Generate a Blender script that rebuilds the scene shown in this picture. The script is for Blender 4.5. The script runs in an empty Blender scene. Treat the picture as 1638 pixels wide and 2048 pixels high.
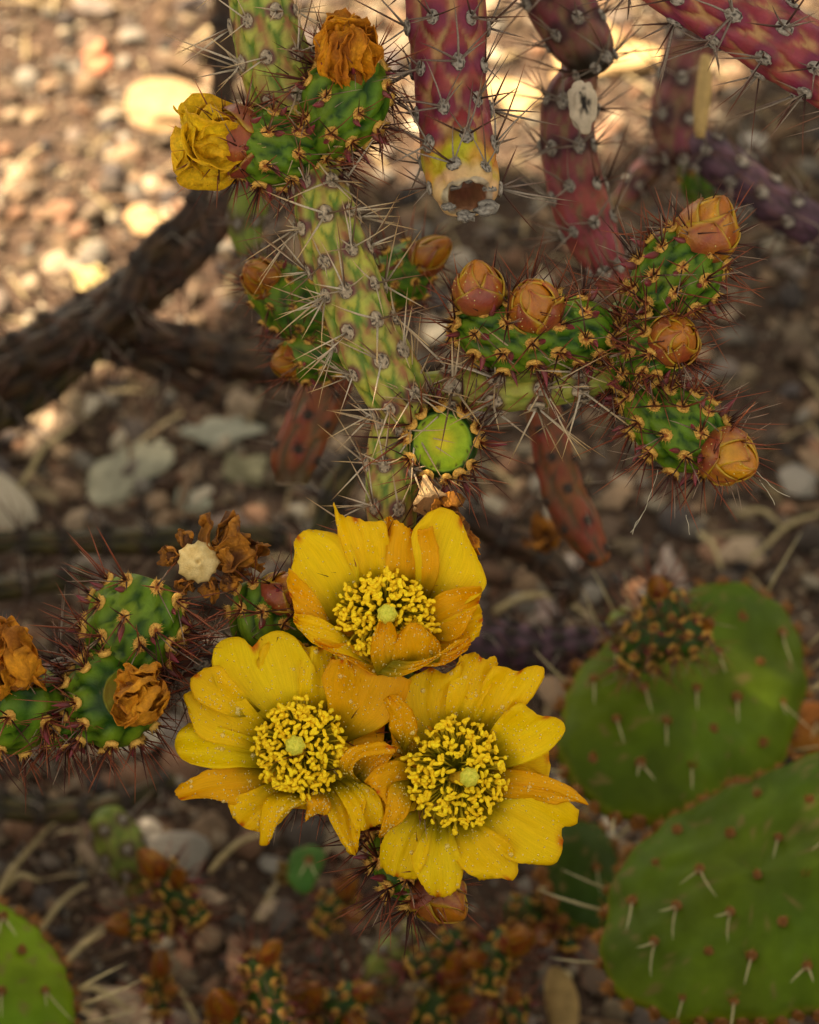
import bpy, math, random
import numpy as np
from mathutils import Vector, Matrix

random.seed(7)
rng = np.random.default_rng(7)
scene = bpy.context.scene
COL = scene.collection

# ------------------------------------------------------------------ camera, sky, sun, exposure
CAM = np.array([0.0, 0.0, 0.955])
PITCH = math.radians(45.0)
cam_data = bpy.data.cameras.new("camera")
cam_data.sensor_fit = 'VERTICAL'
cam_data.sensor_height = 36.0
cam_data.lens = 105.0
cam_data.clip_start = 0.05
cam_data.clip_end = 2000.0
cam_data.dof.use_dof = True
cam_data.dof.focus_distance = 0.795
cam_data.dof.aperture_fstop = 14.0
cam_data.dof.aperture_blades = 7
camera = bpy.data.objects.new("camera", cam_data)
camera.location = CAM.tolist()
camera.rotation_euler = (math.pi / 2 - PITCH, 0, 0)
COL.objects.link(camera)
scene.camera = camera

SUN_DIR = np.array([-0.52, 0.33, 0.79]); SUN_DIR /= np.linalg.norm(SUN_DIR)   # towards the sun
world = bpy.data.worlds.new("World"); scene.world = world
world.use_nodes = True
wn = world.node_tree.nodes; wl = world.node_tree.links
wn.clear()
w_out = wn.new('ShaderNodeOutputWorld'); w_bg = wn.new('ShaderNodeBackground')
w_sky = wn.new('ShaderNodeTexSky'); w_sky.sky_type = 'NISHITA'; w_sky.sun_disc = False
w_sky.sun_elevation = math.asin(SUN_DIR[2])
w_sky.sun_rotation = math.atan2(SUN_DIR[0], SUN_DIR[1])
w_sky.dust_density = 1.0; w_sky.ozone_density = 1.0; w_sky.air_density = 1.0
w_hsv = wn.new('ShaderNodeHueSaturation'); w_hsv.inputs['Saturation'].default_value = 0.25
w_mul = wn.new('ShaderNodeMix'); w_mul.data_type = 'RGBA'; w_mul.blend_type = 'MULTIPLY'
w_mul.inputs[0].default_value = 1.0; w_mul.inputs[7].default_value = (1.0, 0.88, 0.66, 1)
wl.new(w_sky.outputs[0], w_hsv.inputs['Color']); wl.new(w_hsv.outputs[0], w_mul.inputs[6])
wl.new(w_mul.outputs[2], w_bg.inputs['Color']); wl.new(w_bg.outputs[0], w_out.inputs[0])
w_bg.inputs['Strength'].default_value = 0.07

sun_data = bpy.data.lights.new("sun", 'SUN')
sun_data.energy = 5.0; sun_data.angle = math.radians(0.53); sun_data.color = (1.0, 0.80, 0.52)
sun = bpy.data.objects.new("sun", sun_data); COL.objects.link(sun)
sun.rotation_euler = Vector(SUN_DIR.tolist()).to_track_quat('Z', 'Y').to_euler()
sun.location = (SUN_DIR * 6).tolist()

scene.view_settings.view_transform = 'Standard'
scene.view_settings.look = 'None'
scene.view_settings.exposure = 2.45
scene.view_settings.gamma = 1.0
scene.render.engine = 'CYCLES'
scene.cycles.use_denoising = True
scene.cycles.max_bounces = 8
scene.cycles.transparent_max_bounces = 8
scene.cycles.caustics_reflective = False
scene.cycles.caustics_refractive = False

# ------------------------------------------------------------------ picture pixels <-> places in the scene
K = 2048 * 105.0 / 36.0
D0 = 0.80
PX = D0 / K                                   # metres per photo pixel in the plane of focus
F = np.array([0, math.cos(PITCH), -math.sin(PITCH)])
U = np.array([0, math.sin(PITCH), math.cos(PITCH)])
R = np.array([1.0, 0, 0]); Rx = R

def P(px, py, d):
    return CAM + F * d + R * ((px - 819.0) / K * d) - U * ((py - 1024.0) / K * d)
def fz(z):                                    # z: photo pixels nearer than the focus plane
    return D0 - z * PX
def pt(px, py, z):
    return P(px, py, fz(z))
def ground_at(px, py):
    v = F + R * ((px - 819.0) / K) - U * ((py - 1024.0) / K)
    return CAM + v * (-CAM[2] / v[2])
def FG(lst):                                  # (x, y, z, r) in photo px -> (x, y, depth, r)
    return [(a, b, fz(z), r) for a, b, z, r in lst]

def c(r, g, b):
    f = lambda v: (v / 255 / 12.92) if v / 255 <= 0.04045 else ((v / 255 + 0.055) / 1.055) ** 2.4
    return np.array([f(r), f(g), f(b)])
def sstep(a, b, x):
    t = np.clip((x - a) / (b - a), 0, 1); return t * t * (3 - 2 * t)
def lerp(a, b, t):
    return a + (b - a) * t

def _hash(i, j, k, seed):
    h = (i * 374761393 + j * 668265263 + k * 2147483647 + seed * 974634777) & 0xFFFFFFFF
    h = ((h ^ (h >> 13)) * 1274126177) & 0xFFFFFFFF
    h = ((h ^ (h >> 16)) * 2246822519) & 0xFFFFFFFF
    return ((h ^ (h >> 15)) & 0xFFFFFF) / float(0xFFFFFF) * 2 - 1
def vn(p, seed=0):
    """value noise in [-1, 1] at the points p (..., 3)"""
    p = np.asarray(p, float)
    i = np.floor(p).astype(np.int64); f = p - i; f = f * f * (3 - 2 * f)
    out = 0
    for dx in (0, 1):
        for dy in (0, 1):
            for dz in (0, 1):
                w = (f[..., 0] if dx else 1 - f[..., 0]) * (f[..., 1] if dy else 1 - f[..., 1]) * (f[..., 2] if dz else 1 - f[..., 2])
                out = out + w * _hash(i[..., 0] + dx, i[..., 1] + dy, i[..., 2] + dz, seed)
    return out
def vnv(p, seed=0):
    return np.stack([vn(p, seed), vn(p, seed + 11), vn(p, seed + 23)], -1)
def unit(v):
    v = np.asarray(v, float); return v / (np.linalg.norm(v, axis=-1, keepdims=True) + 1e-12)

# ------------------------------------------------------------------ materials
def mat_col(name, rough=0.5, spec=0.4, mottle=0.25, mscale=400.0, bump=0.2, bscale=900.0, transl=0.0, hue=0.0, sss=0.0, obj_random=None, streak=False, coat=0.0):
    m = bpy.data.materials.new(name); m.use_nodes = True
    nt = m.node_tree; N = nt.nodes; L = nt.links
    b = N['Principled BSDF']; out = N['Material Output']
    b.inputs['Roughness'].default_value = rough
    b.inputs['Specular IOR Level'].default_value = spec
    if coat: b.inputs['Coat Weight'].default_value = coat; b.inputs['Coat Roughness'].default_value = 0.25
    tc = N.new('ShaderNodeTexCoord')
    at = N.new('ShaderNodeAttribute'); at.attribute_name = 'Col'
    n1 = N.new('ShaderNodeTexNoise'); n1.inputs['Scale'].default_value = mscale; n1.inputs['Detail'].default_value = 5; n1.inputs['Roughness'].default_value = 0.62
    if streak:
        mp = N.new('ShaderNodeMapping'); mp.inputs['Scale'].default_value = (55, 2.2, 1)
        L.new(tc.outputs['UV'], mp.inputs['Vector']); L.new(mp.outputs[0], n1.inputs['Vector']); n1.inputs['Scale'].default_value = 1.0
    else:
        L.new(tc.outputs['Object'], n1.inputs['Vector'])
    mr = N.new('ShaderNodeMapRange'); mr.inputs[1].default_value = 0.25; mr.inputs[2].default_value = 0.75
    mr.inputs[3].default_value = 1 - mottle; mr.inputs[4].default_value = 1 + mottle
    L.new(n1.outputs['Fac'], mr.inputs[0])
    mul = N.new('ShaderNodeVectorMath'); mul.operation = 'SCALE'
    if obj_random:
        oi = N.new('ShaderNodeObjectInfo'); cr = N.new('ShaderNodeValToRGB'); e = cr.color_ramp
        e.interpolation = 'CONSTANT'
        for k, colr in enumerate(obj_random):
            el = e.elements[k] if k < 2 else e.elements.new(k / len(obj_random))
            el.position = k / len(obj_random); el.color = (*colr, 1)
        L.new(oi.outputs['Random'], cr.inputs[0]); L.new(cr.outputs[0], mul.inputs[0])
    else:
        L.new(at.outputs['Color'], mul.inputs[0])
    L.new(mr.outputs[0], mul.inputs['Scale'])
    src = mul.outputs[0]
    if hue:
        n3 = N.new('ShaderNodeTexNoise'); n3.inputs['Scale'].default_value = mscale * 0.35; L.new(tc.outputs['Object'], n3.inputs['Vector'])
        h = N.new('ShaderNodeHueSaturation'); m3 = N.new('ShaderNodeMapRange'); m3.inputs[1].default_value = 0.3; m3.inputs[2].default_value = 0.7
        m3.inputs[3].default_value = 0.5 - hue; m3.inputs[4].default_value = 0.5 + hue
        L.new(n3.outputs['Fac'], m3.inputs[0]); L.new(m3.outputs[0], h.inputs['Hue']); L.new(src, h.inputs['Color']); src = h.outputs[0]
    L.new(src, b.inputs['Base Color'])
    if bump:
        n2 = N.new('ShaderNodeTexNoise'); n2.inputs['Scale'].default_value = bscale; n2.inputs['Detail'].default_value = 4
        L.new(tc.outputs['Object'], n2.inputs['Vector'])
        bp = N.new('ShaderNodeBump'); bp.inputs['Strength'].default_value = bump; bp.inputs['Distance'].default_value = 0.0006
        hsrc = n2.outputs['Fac']
        if streak:
            ad = N.new('ShaderNodeMath'); ad.operation = 'ADD'; L.new(n1.outputs['Fac'], ad.inputs[0]); L.new(n2.outputs['Fac'], ad.inputs[1]); hsrc = ad.outputs[0]
        L.new(hsrc, bp.inputs['Height']); L.new(bp.outputs[0], b.inputs['Normal'])
    if sss:
        b.inputs['Subsurface Weight'].default_value = sss
        b.inputs['Subsurface Radius'].default_value = (0.003, 0.0015, 0.0006)
        b.inputs['Subsurface Scale'].default_value = 1.0
    if transl:
        tr = N.new('ShaderNodeBsdfTranslucent'); mx = N.new('ShaderNodeMixShader'); mx.inputs[0].default_value = transl
        L.new(src, tr.inputs['Color']); L.new(b.outputs[0], mx.inputs[1]); L.new(tr.outputs[0], mx.inputs[2]); L.new(mx.outputs[0], out.inputs['Surface'])
    return m

M_stem = mat_col('cactus_skin', rough=0.42, spec=0.22, mottle=0.22, mscale=260, bump=0.25, bscale=1500, hue=0.018)
M_areole = mat_col('areole_wool_and_spine', rough=0.6, spec=0.35, mottle=0.3, mscale=1800, bump=0.6, bscale=2500)
M_leaf = mat_col('fleshy_leaf', rough=0.4, mottle=0.2, mscale=900, bump=0.1)
M_petal = mat_col('petal', rough=0.42, spec=0.16, mottle=0.12, bump=0.3, bscale=2200, transl=0.34, streak=True)
M_anther = mat_col('stamen', rough=0.75, spec=0.1, mottle=0.15, mscale=2500, bump=0.25, bscale=4000)
M_stigma = mat_col('stigma', rough=0.6, mottle=0.15, mscale=1500, bump=0.5, bscale=2500)
M_dry = mat_col('dried_petal', rough=0.7, spec=0.3, mottle=0.35, mscale=700, bump=0.7, bscale=1500, transl=0.12)
M_bud = mat_col('bud_scale', rough=0.33, spec=0.45, mottle=0.22, mscale=520, bump=0.3, bscale=1600, hue=0.01)
M_pad = mat_col('prickly_pear_skin', rough=0.55, spec=0.12, mottle=0.34, mscale=55, bump=0.15, bscale=500, hue=0.012)
M_bark = mat_col('woody_stem', rough=0.85, spec=0.2, mottle=0.4, mscale=160, bump=0.8, bscale=400)
M_straw = mat_col('straw', rough=0.7, mottle=0.25, mscale=400, bump=0.2)
PEB = [c(168,148,128), c(140,126,118), c(188,164,140), c(104,92,86), c(160, 134, 110), c(158,150,142), c(208,194,174), c(112,92,78), c(164,136,112), c(92,84,84), c(152,116,94), c(146,128,106)]
M_stone = mat_col('stone', rough=0.85, spec=0.25, mottle=0.35, mscale=180, bump=0.6, bscale=600)
M_pebble = mat_col('pebble', rough=0.9, spec=0.2, mottle=0.35, mscale=150, bump=0.6, bscale=500, obj_random=[q * .8 for q in PEB])
M_soil = mat_col('soil', rough=0.95, spec=0.15, mottle=0.45, mscale=120, bump=1.0, bscale=350)
M_foliage = mat_col('tree_foliage', rough=0.6, mottle=0.3, mscale=6, bump=0)

M_dew = bpy.data.materials.new('dew'); M_dew.use_nodes = True
_n = M_dew.node_tree.nodes; _l = M_dew.node_tree.links; _n.remove(_n['Principled BSDF'])
_t = _n.new('ShaderNodeBsdfTransparent'); _g = _n.new('ShaderNodeBsdfGlossy'); _g.inputs['Roughness'].default_value = 0.08
_d = _n.new('ShaderNodeBsdfDiffuse'); _d.inputs['Color'].default_value = (1.0, 0.84, 0.26, 1)
_m1 = _n.new('ShaderNodeMixShader'); _m1.inputs[0].default_value = 0.38; _m2 = _n.new('ShaderNodeMixShader')
_m2.inputs[0].default_value = 0.06
_l.new(_t.outputs[0], _m1.inputs[1]); _l.new(_d.outputs[0], _m1.inputs[2])
_l.new(_m1.outputs[0], _m2.inputs[1]); _l.new(_g.outputs[0], _m2.inputs[2]); _l.new(_m2.outputs[0], _n['Material Output'].inputs['Surface'])

# ------------------------------------------------------------------ meshes and objects
class MB:
    """collects verts, faces and one colour per vertex"""
    def __init__(s): s.v = []; s.f = []; s.col = []; s.uv = []; s.n = 0
    def add(s, v, f, col, uv=None):
        v = np.asarray(v, float).reshape(-1, 3); k = len(v)
        col = np.asarray(col, float); col = np.broadcast_to(col, (k, 3)) if col.ndim == 1 else col.reshape(-1, 3)
        s.v.append(v); s.col.append(col); s.uv.append(np.zeros((k, 2)) if uv is None else np.asarray(uv).reshape(-1, 2))
        s.f.extend([tuple(int(a) + s.n for a in q) for q in f]); s.n += k
    def mesh(s, name, origin=None, smooth=True, uv=False):
        V = np.concatenate(s.v); C4 = np.concatenate(s.col)
        if origin is not None: V = V - np.asarray(origin)
        me = bpy.data.meshes.new(name)
        me.from_pydata(V.tolist(), [], s.f)
        if smooth: me.polygons.foreach_set('use_smooth', np.ones(len(me.polygons), bool))
        a = me.color_attributes.new('Col', 'FLOAT_COLOR', 'POINT')
        a.data.foreach_set('color', np.concatenate([np.clip(C4, 0, 1), np.ones((len(C4), 1))], 1).astype(np.float32).ravel())
        if uv:
            UV = np.concatenate(s.uv); idx = np.zeros(len(me.loops), np.int32); me.loops.foreach_get('vertex_index', idx)
            l = me.uv_layers.new(name='UVMap'); l.data.foreach_set('uv', UV[idx].astype(np.float32).ravel())
        me.update()
        return me

WLOC = {}                                      # world location of every un-rotated thing and part
def thing(name, label, cat, loc, group=None):
    o = bpy.data.objects.new(name, None); COL.objects.link(o)
    o.empty_display_size = 0.02; o.location = [float(a) for a in loc]; WLOC[o.name] = np.array(loc, float)
    o['label'] = label; o['category'] = cat
    if group: o['group'] = group
    return o
def tag(o, label, cat, group=None, kind=None):
    if label: o['label'] = label
    if cat: o['category'] = cat
    if group: o['group'] = group
    if kind: o['kind'] = kind
    return o
def link(name, me, mat, parent=None, loc=(0, 0, 0), label=None, kind=None):
    """one mesh object whose vertices are relative to loc (world); parents carry no rotation"""
    o = bpy.data.objects.new(name, me); COL.objects.link(o)
    if mat is not None and not me.materials: me.materials.append(mat)
    loc = np.array(loc, float); WLOC[o.name] = loc
    if parent is not None:
        o.parent = parent; o.location = (loc - WLOC[parent.name]).tolist()
    else:
        o.location = loc.tolist()
    if label: o['label'] = label
    if kind: o['kind'] = kind
    return o
def place(name, me, parent, M):
    """a copy that shares mesh data, posed by the world matrix M under an un-rotated parent"""
    o = bpy.data.objects.new(name, me); COL.objects.link(o); o.parent = parent
    o.matrix_basis = Matrix.Translation(Vector((-WLOC[parent.name]).tolist())) @ M
    return o
def frame_matrix(pos, z, y, s=1.0):
    z = unit(z); y = np.asarray(y, float); y = y - z * (y @ z)
    if np.linalg.norm(y) < 1e-6: y = np.cross(z, [0.3, 0.5, 0.8])
    y = unit(y); x = np.cross(y, z)
    m = np.eye(4); m[:3, 0] = x * s; m[:3, 1] = y * s; m[:3, 2] = z * s; m[:3, 3] = pos
    return Matrix(m.tolist())

def smooth_path(ctrl, step=None, n=None):
    """Catmull-Rom through control rows, sampled evenly along the first three columns"""
    A = np.asarray(ctrl, float)
    if len(A) == 2: A = np.array([A[0], (A[0] + A[1]) / 2, A[1]])
    d = np.linalg.norm(np.diff(A[:, :3], axis=0), axis=1); t = np.concatenate([[0], np.cumsum(d)])
    tan = np.gradient(A, t, axis=0)
    m = n or max(6, int(t[-1] / step) + 1)
    ts = np.linspace(0, t[-1], m); k = np.clip(np.searchsorted(t, ts, 'right') - 1, 0, len(t) - 2)
    h = (t[k + 1] - t[k])[:, None]; x = ((ts - t[k])[:, None]) / h
    return (2*x**3 - 3*x**2 + 1) * A[k] + (x**3 - 2*x**2 + x) * h * tan[k] + (-2*x**3 + 3*x**2) * A[k+1] + (x**3 - x**2) * h * tan[k+1], ts
def frames(W):
    T = unit(np.gradient(W, axis=0)); a = np.cross(T[0], [0.31, 0.2, 0.93]); N = [unit(a)]
    for i in range(1, len(W)):
        b = N[-1] - T[i] * (N[-1] @ T[i]); N.append(unit(b))
    N = np.array(N); return T, N, np.cross(T, N)
def grid_faces(m, n, wrap):
    f = []
    for i in range(m - 1):
        for j in range(n if wrap else n - 1):
            k = (j + 1) % n
            f.append((i * n + j, i * n + k, (i + 1) * n + k, (i + 1) * n + j))
    return f
def tube(mb, W, r, col, n=6, cap=True):
    W = np.asarray(W, float); T, N, B = frames(W); th = np.linspace(0, 2 * np.pi, n, endpoint=False)
    r = np.broadcast_to(np.asarray(r, float), (len(W),))
    V = W[:, None] + r[:, None, None] * (np.cos(th)[None, :, None] * N[:, None] + np.sin(th)[None, :, None] * B[:, None])
    col = np.asarray(col, float)
    if col.ndim == 2: col = np.repeat(col[:, None], n, 1).reshape(-1, 3)
    f = grid_faces(len(W), n, True)
    if cap: f += [tuple(range(n - 1, -1, -1)), tuple((len(W) - 1) * n + k for k in range(n))]
    mb.add(V.reshape(-1, 3), f, col)
def icos(sub):
    import bmesh
    bm = bmesh.new(); bmesh.ops.create_icosphere(bm, subdivisions=sub, radius=1.0)
    v = np.array([x.co[:] for x in bm.verts]); f = [tuple(x.index for x in q.verts) for q in bm.faces]; bm.free(); return v, f
ICO0 = icos(1); ICO1 = icos(2); ICO2 = icos(3); ICO3 = icos(4)

# ------------------------------------------------------------------ areoles with their spines, and leaves (shared meshes)
def cone(mb, base, tip, r, c0, c1, n=4, bend=0.0, seed=0):
    base = np.asarray(base, float); tip = np.asarray(tip, float)
    d = tip - base; L = np.linalg.norm(d); s = np.cross(d, [0.3, 0.8, 0.5]); s = unit(s)
    ts = np.array([0, 0.35, 0.72, 1.0]); W = base + d * ts[:, None] + s * (bend * L * (ts * (1 - ts) * 4))[:, None]
    cols = lerp(np.asarray(c0)[None], np.asarray(c1)[None], (ts ** 1.3)[:, None])
    tube(mb, W, r * np.array([1.0, 0.85, 0.55, 0.08]), cols, n)
def areole_old(seed, ns, colsp, tone=c(178, 160, 138)):
    g = random.Random(seed); mb = MB(); v, f = ICO2
    q = v * np.array([14, 17, 6.0]) * PX
    nz = vn(v * 3.1, seed); q = q * (1 + 0.16 * nz[:, None])
    pit = vn(v * 5.0, seed + 5); base = tone
    col = base[None] * (0.85 + 0.45 * vn(v * 4, seed + 9))[:, None]
    col = np.where((pit > 0.35)[:, None], c(46, 38, 34)[None], col)
    q = q - np.stack([0*pit, 0*pit, np.where(pit > 0.35, 2.2 * PX, 0)], -1)
    mb.add(q, f, col)
    for k in range(ns):
        a = g.uniform(0, 2 * math.pi); sp = math.radians(g.uniform(20, 72))
        d = np.array([math.sin(sp) * math.cos(a), math.sin(sp) * math.sin(a) - 0.25, math.cos(sp)]); d = unit(d)
        ln = g.choice([g.uniform(45, 85), g.uniform(80, 140), g.uniform(105, 165)])
        b = np.array([d[0] * 6, d[1] * 7, 4]) * PX
        c0, c1 = g.choice(colsp)
        cone(mb, b, b + d * ln * PX, g.uniform(1.8, 2.7) * PX, c0, c1, bend=g.uniform(-0.03, 0.03))
    return mb.mesh('areole_old')
GREYSP = [(c(186,174,158), c(214,178,116)), (c(204,192,176), c(200,164,106)), (c(168,154,138), c(190,150,92)), (c(110,92,76), c(130,84,46)), (c(208,198,184), c(180,140,90))]
DARKSP = [(c(132,118,110), c(90,56,40)), (c(90,70,60), c(120,72,48)), (c(150,140,130), c(120,90,70)), (c(60,40,36), c(110,60,40))]
def areole_young(seed, ns, fuzz=80):
    g = random.Random(seed); mb = MB(); v, f = ICO2
    q = v * np.array([12.5, 15.5, 8]) * PX
    rr = np.hypot(v[:, 0], v[:, 1]); inner = (v[:, 2] > 0)
    q[:, 2] -= np.where(inner, 3.0 * PX * (1 - sstep(0.2, 0.62, rr)), 0)
    q *= (1 + 0.12 * vn(v * 4, seed))[:, None]
    w = sstep(0.34, 0.60, rr + 0.16 * vn(v * 5, seed + 3))
    col = lerp(c(140, 74, 20)[None], c(226, 176, 84)[None], w[:, None]) * (1 + 0.2 * vn(v * 6, seed + 7))[:, None]
    mb.add(q, f, col)
    for k in range(fuzz):
        a = g.uniform(0, 2 * math.pi); ri = g.uniform(4, 13)
        d = unit([math.cos(a) * g.uniform(.3, 1.2), math.sin(a) * g.uniform(.3, 1.2), g.uniform(.4, 1.2)])
        b = np.array([math.cos(a) * ri, math.sin(a) * ri * 1.15, 3.5]) * PX
        cc = c(228, 178, 84) if ri > 8 else c(150, 84, 26)
        e = b + d * g.uniform(5, 13) * PX; s = unit(np.cross(d, [.2, .4, .9])) * 0.9 * PX; t2 = np.cross(d, s)
        mb.add([b + s, b - s * .5 + t2, b - s * .5 - t2, e], [(0, 1, 3), (1, 2, 3), (2, 0, 3)], cc * g.uniform(.8, 1.15))
    for k in range(ns):
        a = g.uniform(0, 2 * math.pi); sp = math.radians(g.uniform(12, 62))
        d = unit([math.sin(sp) * math.cos(a), math.sin(sp) * math.sin(a) - 0.10, math.cos(sp)])
        ln = g.choice([g.uniform(44, 72), g.uniform(64, 108), g.uniform(90, 135)])
        b = np.array([d[0] * 6, d[1] * 7, 3]) * PX
        c0, c1 = g.choice([(c(62,22,16), c(120,58,34)), (c(48,18,16), c(80,34,24)), (c(96,40,24), c(160,90,56)), (c(54,20,18), c(176,150,130)), (c(110,48,28), c(150,78,50))])
        cone(mb, b, b + d * ln * PX, g.uniform(1.5, 2.2) * PX, c0, c1, bend=g.uniform(-0.03, 0.03))
    return mb.mesh('areole_young')
def leaf_mesh(seed):
    g = random.Random(seed); mb = MB(); L = g.uniform(34, 52) * PX; ts = np.linspace(0, 1, 7)
    bend = g.uniform(0.05, 0.3)
    W = np.stack([0 * ts, bend * L * ts ** 2, L * ts], -1)
    r = np.array([.55, .95, 1.0, .86, .62, .34, .04]) * g.uniform(6.0, 8.5) * PX
    cols = lerp(c(104, 64, 56)[None], c(132, 40, 58)[None], ts[:, None]) * g.uniform(.8, 1.15)
    tube(mb, W, r, cols, 7)
    return mb.mesh('leaf')
OLD = [areole_old(100 + i, 3 + i % 4, GREYSP) for i in range(9)]
OLDR = [areole_old(140 + i, 4 + i % 3, DARKSP, c(160, 150, 140)) for i in range(7)]
OLDD = [areole_old(160 + i, 2 + i % 3, DARKSP[1:], c(62, 52, 46)) for i in range(5)]
YOUNG = [areole_young(200 + i, 5 + i % 5) for i in range(12)]
LEAF = [leaf_mesh(300 + i) for i in range(6)]
for _m in OLD + OLDR + OLDD + YOUNG: _m.materials.append(M_areole)
for _m in LEAF: _m.materials.append(M_leaf)
arng = random.Random(5)
def put_areoles(parent, ars, kinds, scale=1.0, leaf=0.0, view=-0.3):
    for (pos, n, T) in ars:
        if unit(CAM - pos) @ n < view: continue
        w = pos - CAM; dd = w @ F; sx, sy = 819 + K * (w @ R) / dd, 1024 - K * (w @ U) / dd
        if not (-190 < sx < 1830 and -190 < sy < 2240): continue
        place('areole', arng.choice(kinds), parent, frame_matrix(pos + n * (2.6 if kinds is YOUNG else 0.6) * PX * scale, n, T, scale * arng.uniform(.85, 1.12)))
        if arng.random() < leaf:
            s = np.cross(n, T); d = n * arng.uniform(.6, 1.1) - T * arng.uniform(.2, .8) + s * arng.uniform(-.4, .4)
            place('leaf', arng.choice(LEAF), parent, frame_matrix(pos - T * 15 * PX * scale - n * 2 * PX * scale, d, T, scale * arng.uniform(.75, 1.15)))

# ------------------------------------------------------------------ cactus stems with tubercles
PAL = {
 'green_shaded': dict(base=c(38,68,16), base2=c(58,80,20), groove=c(22,44,10), halo=c(50,70,30), hr=0.1, stripe=c(40,70,20), sa=0.1),  # darker copy of green, with the shade on the far joints painted in
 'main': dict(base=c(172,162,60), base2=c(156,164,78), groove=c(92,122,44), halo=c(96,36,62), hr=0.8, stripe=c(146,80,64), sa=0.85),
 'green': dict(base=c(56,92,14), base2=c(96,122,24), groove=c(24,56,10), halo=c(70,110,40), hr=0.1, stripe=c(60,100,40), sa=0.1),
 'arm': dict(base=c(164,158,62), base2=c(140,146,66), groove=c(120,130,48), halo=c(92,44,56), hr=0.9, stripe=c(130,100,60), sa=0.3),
 'maroon': dict(base=c(126,40,58), base2=c(148,74,66), groove=c(176,136,92), halo=c(110,40,66), hr=1.2, stripe=c(132,40,64), sa=0.5),
 'plum': dict(base=c(112,50,60), base2=c(120,80,68), groove=c(124,100,72), halo=c(60,36,40), hr=1.0, stripe=c(104,50,60), sa=0.3),
 'purple': dict(base=c(84,58,76), base2=c(98,70,82), groove=c(62,48,52), halo=c(52,38,44), hr=0.8, stripe=c(80,56,70), sa=0.2),
 'rust': dict(base=c(128,66,40), base2=c(110,68,44), groove=c(84,66,44), halo=c(70,50,42), hr=0.5, stripe=c(130,60,40), sa=0.3),
 'brown': dict(base=c(62,46,34), base2=c(78,58,42), groove=c(34,26,20), halo=c(46,34,30), hr=0.8, stripe=c(80,54,40), sa=0.2),
 'olive': dict(base=c(54,50,26), base2=c(84,72,40), groove=c(28,26,16), halo=c(50,44,30), hr=0.7, stripe=c(70,60,36), sa=0.2),
 'lime': dict(base=c(112,128,48), base2=c(130,140,60), groove=c(90,106,40), halo=c(80,60,48), hr=0.8, stripe=c(110,110,50), sa=0.2),
}
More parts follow.
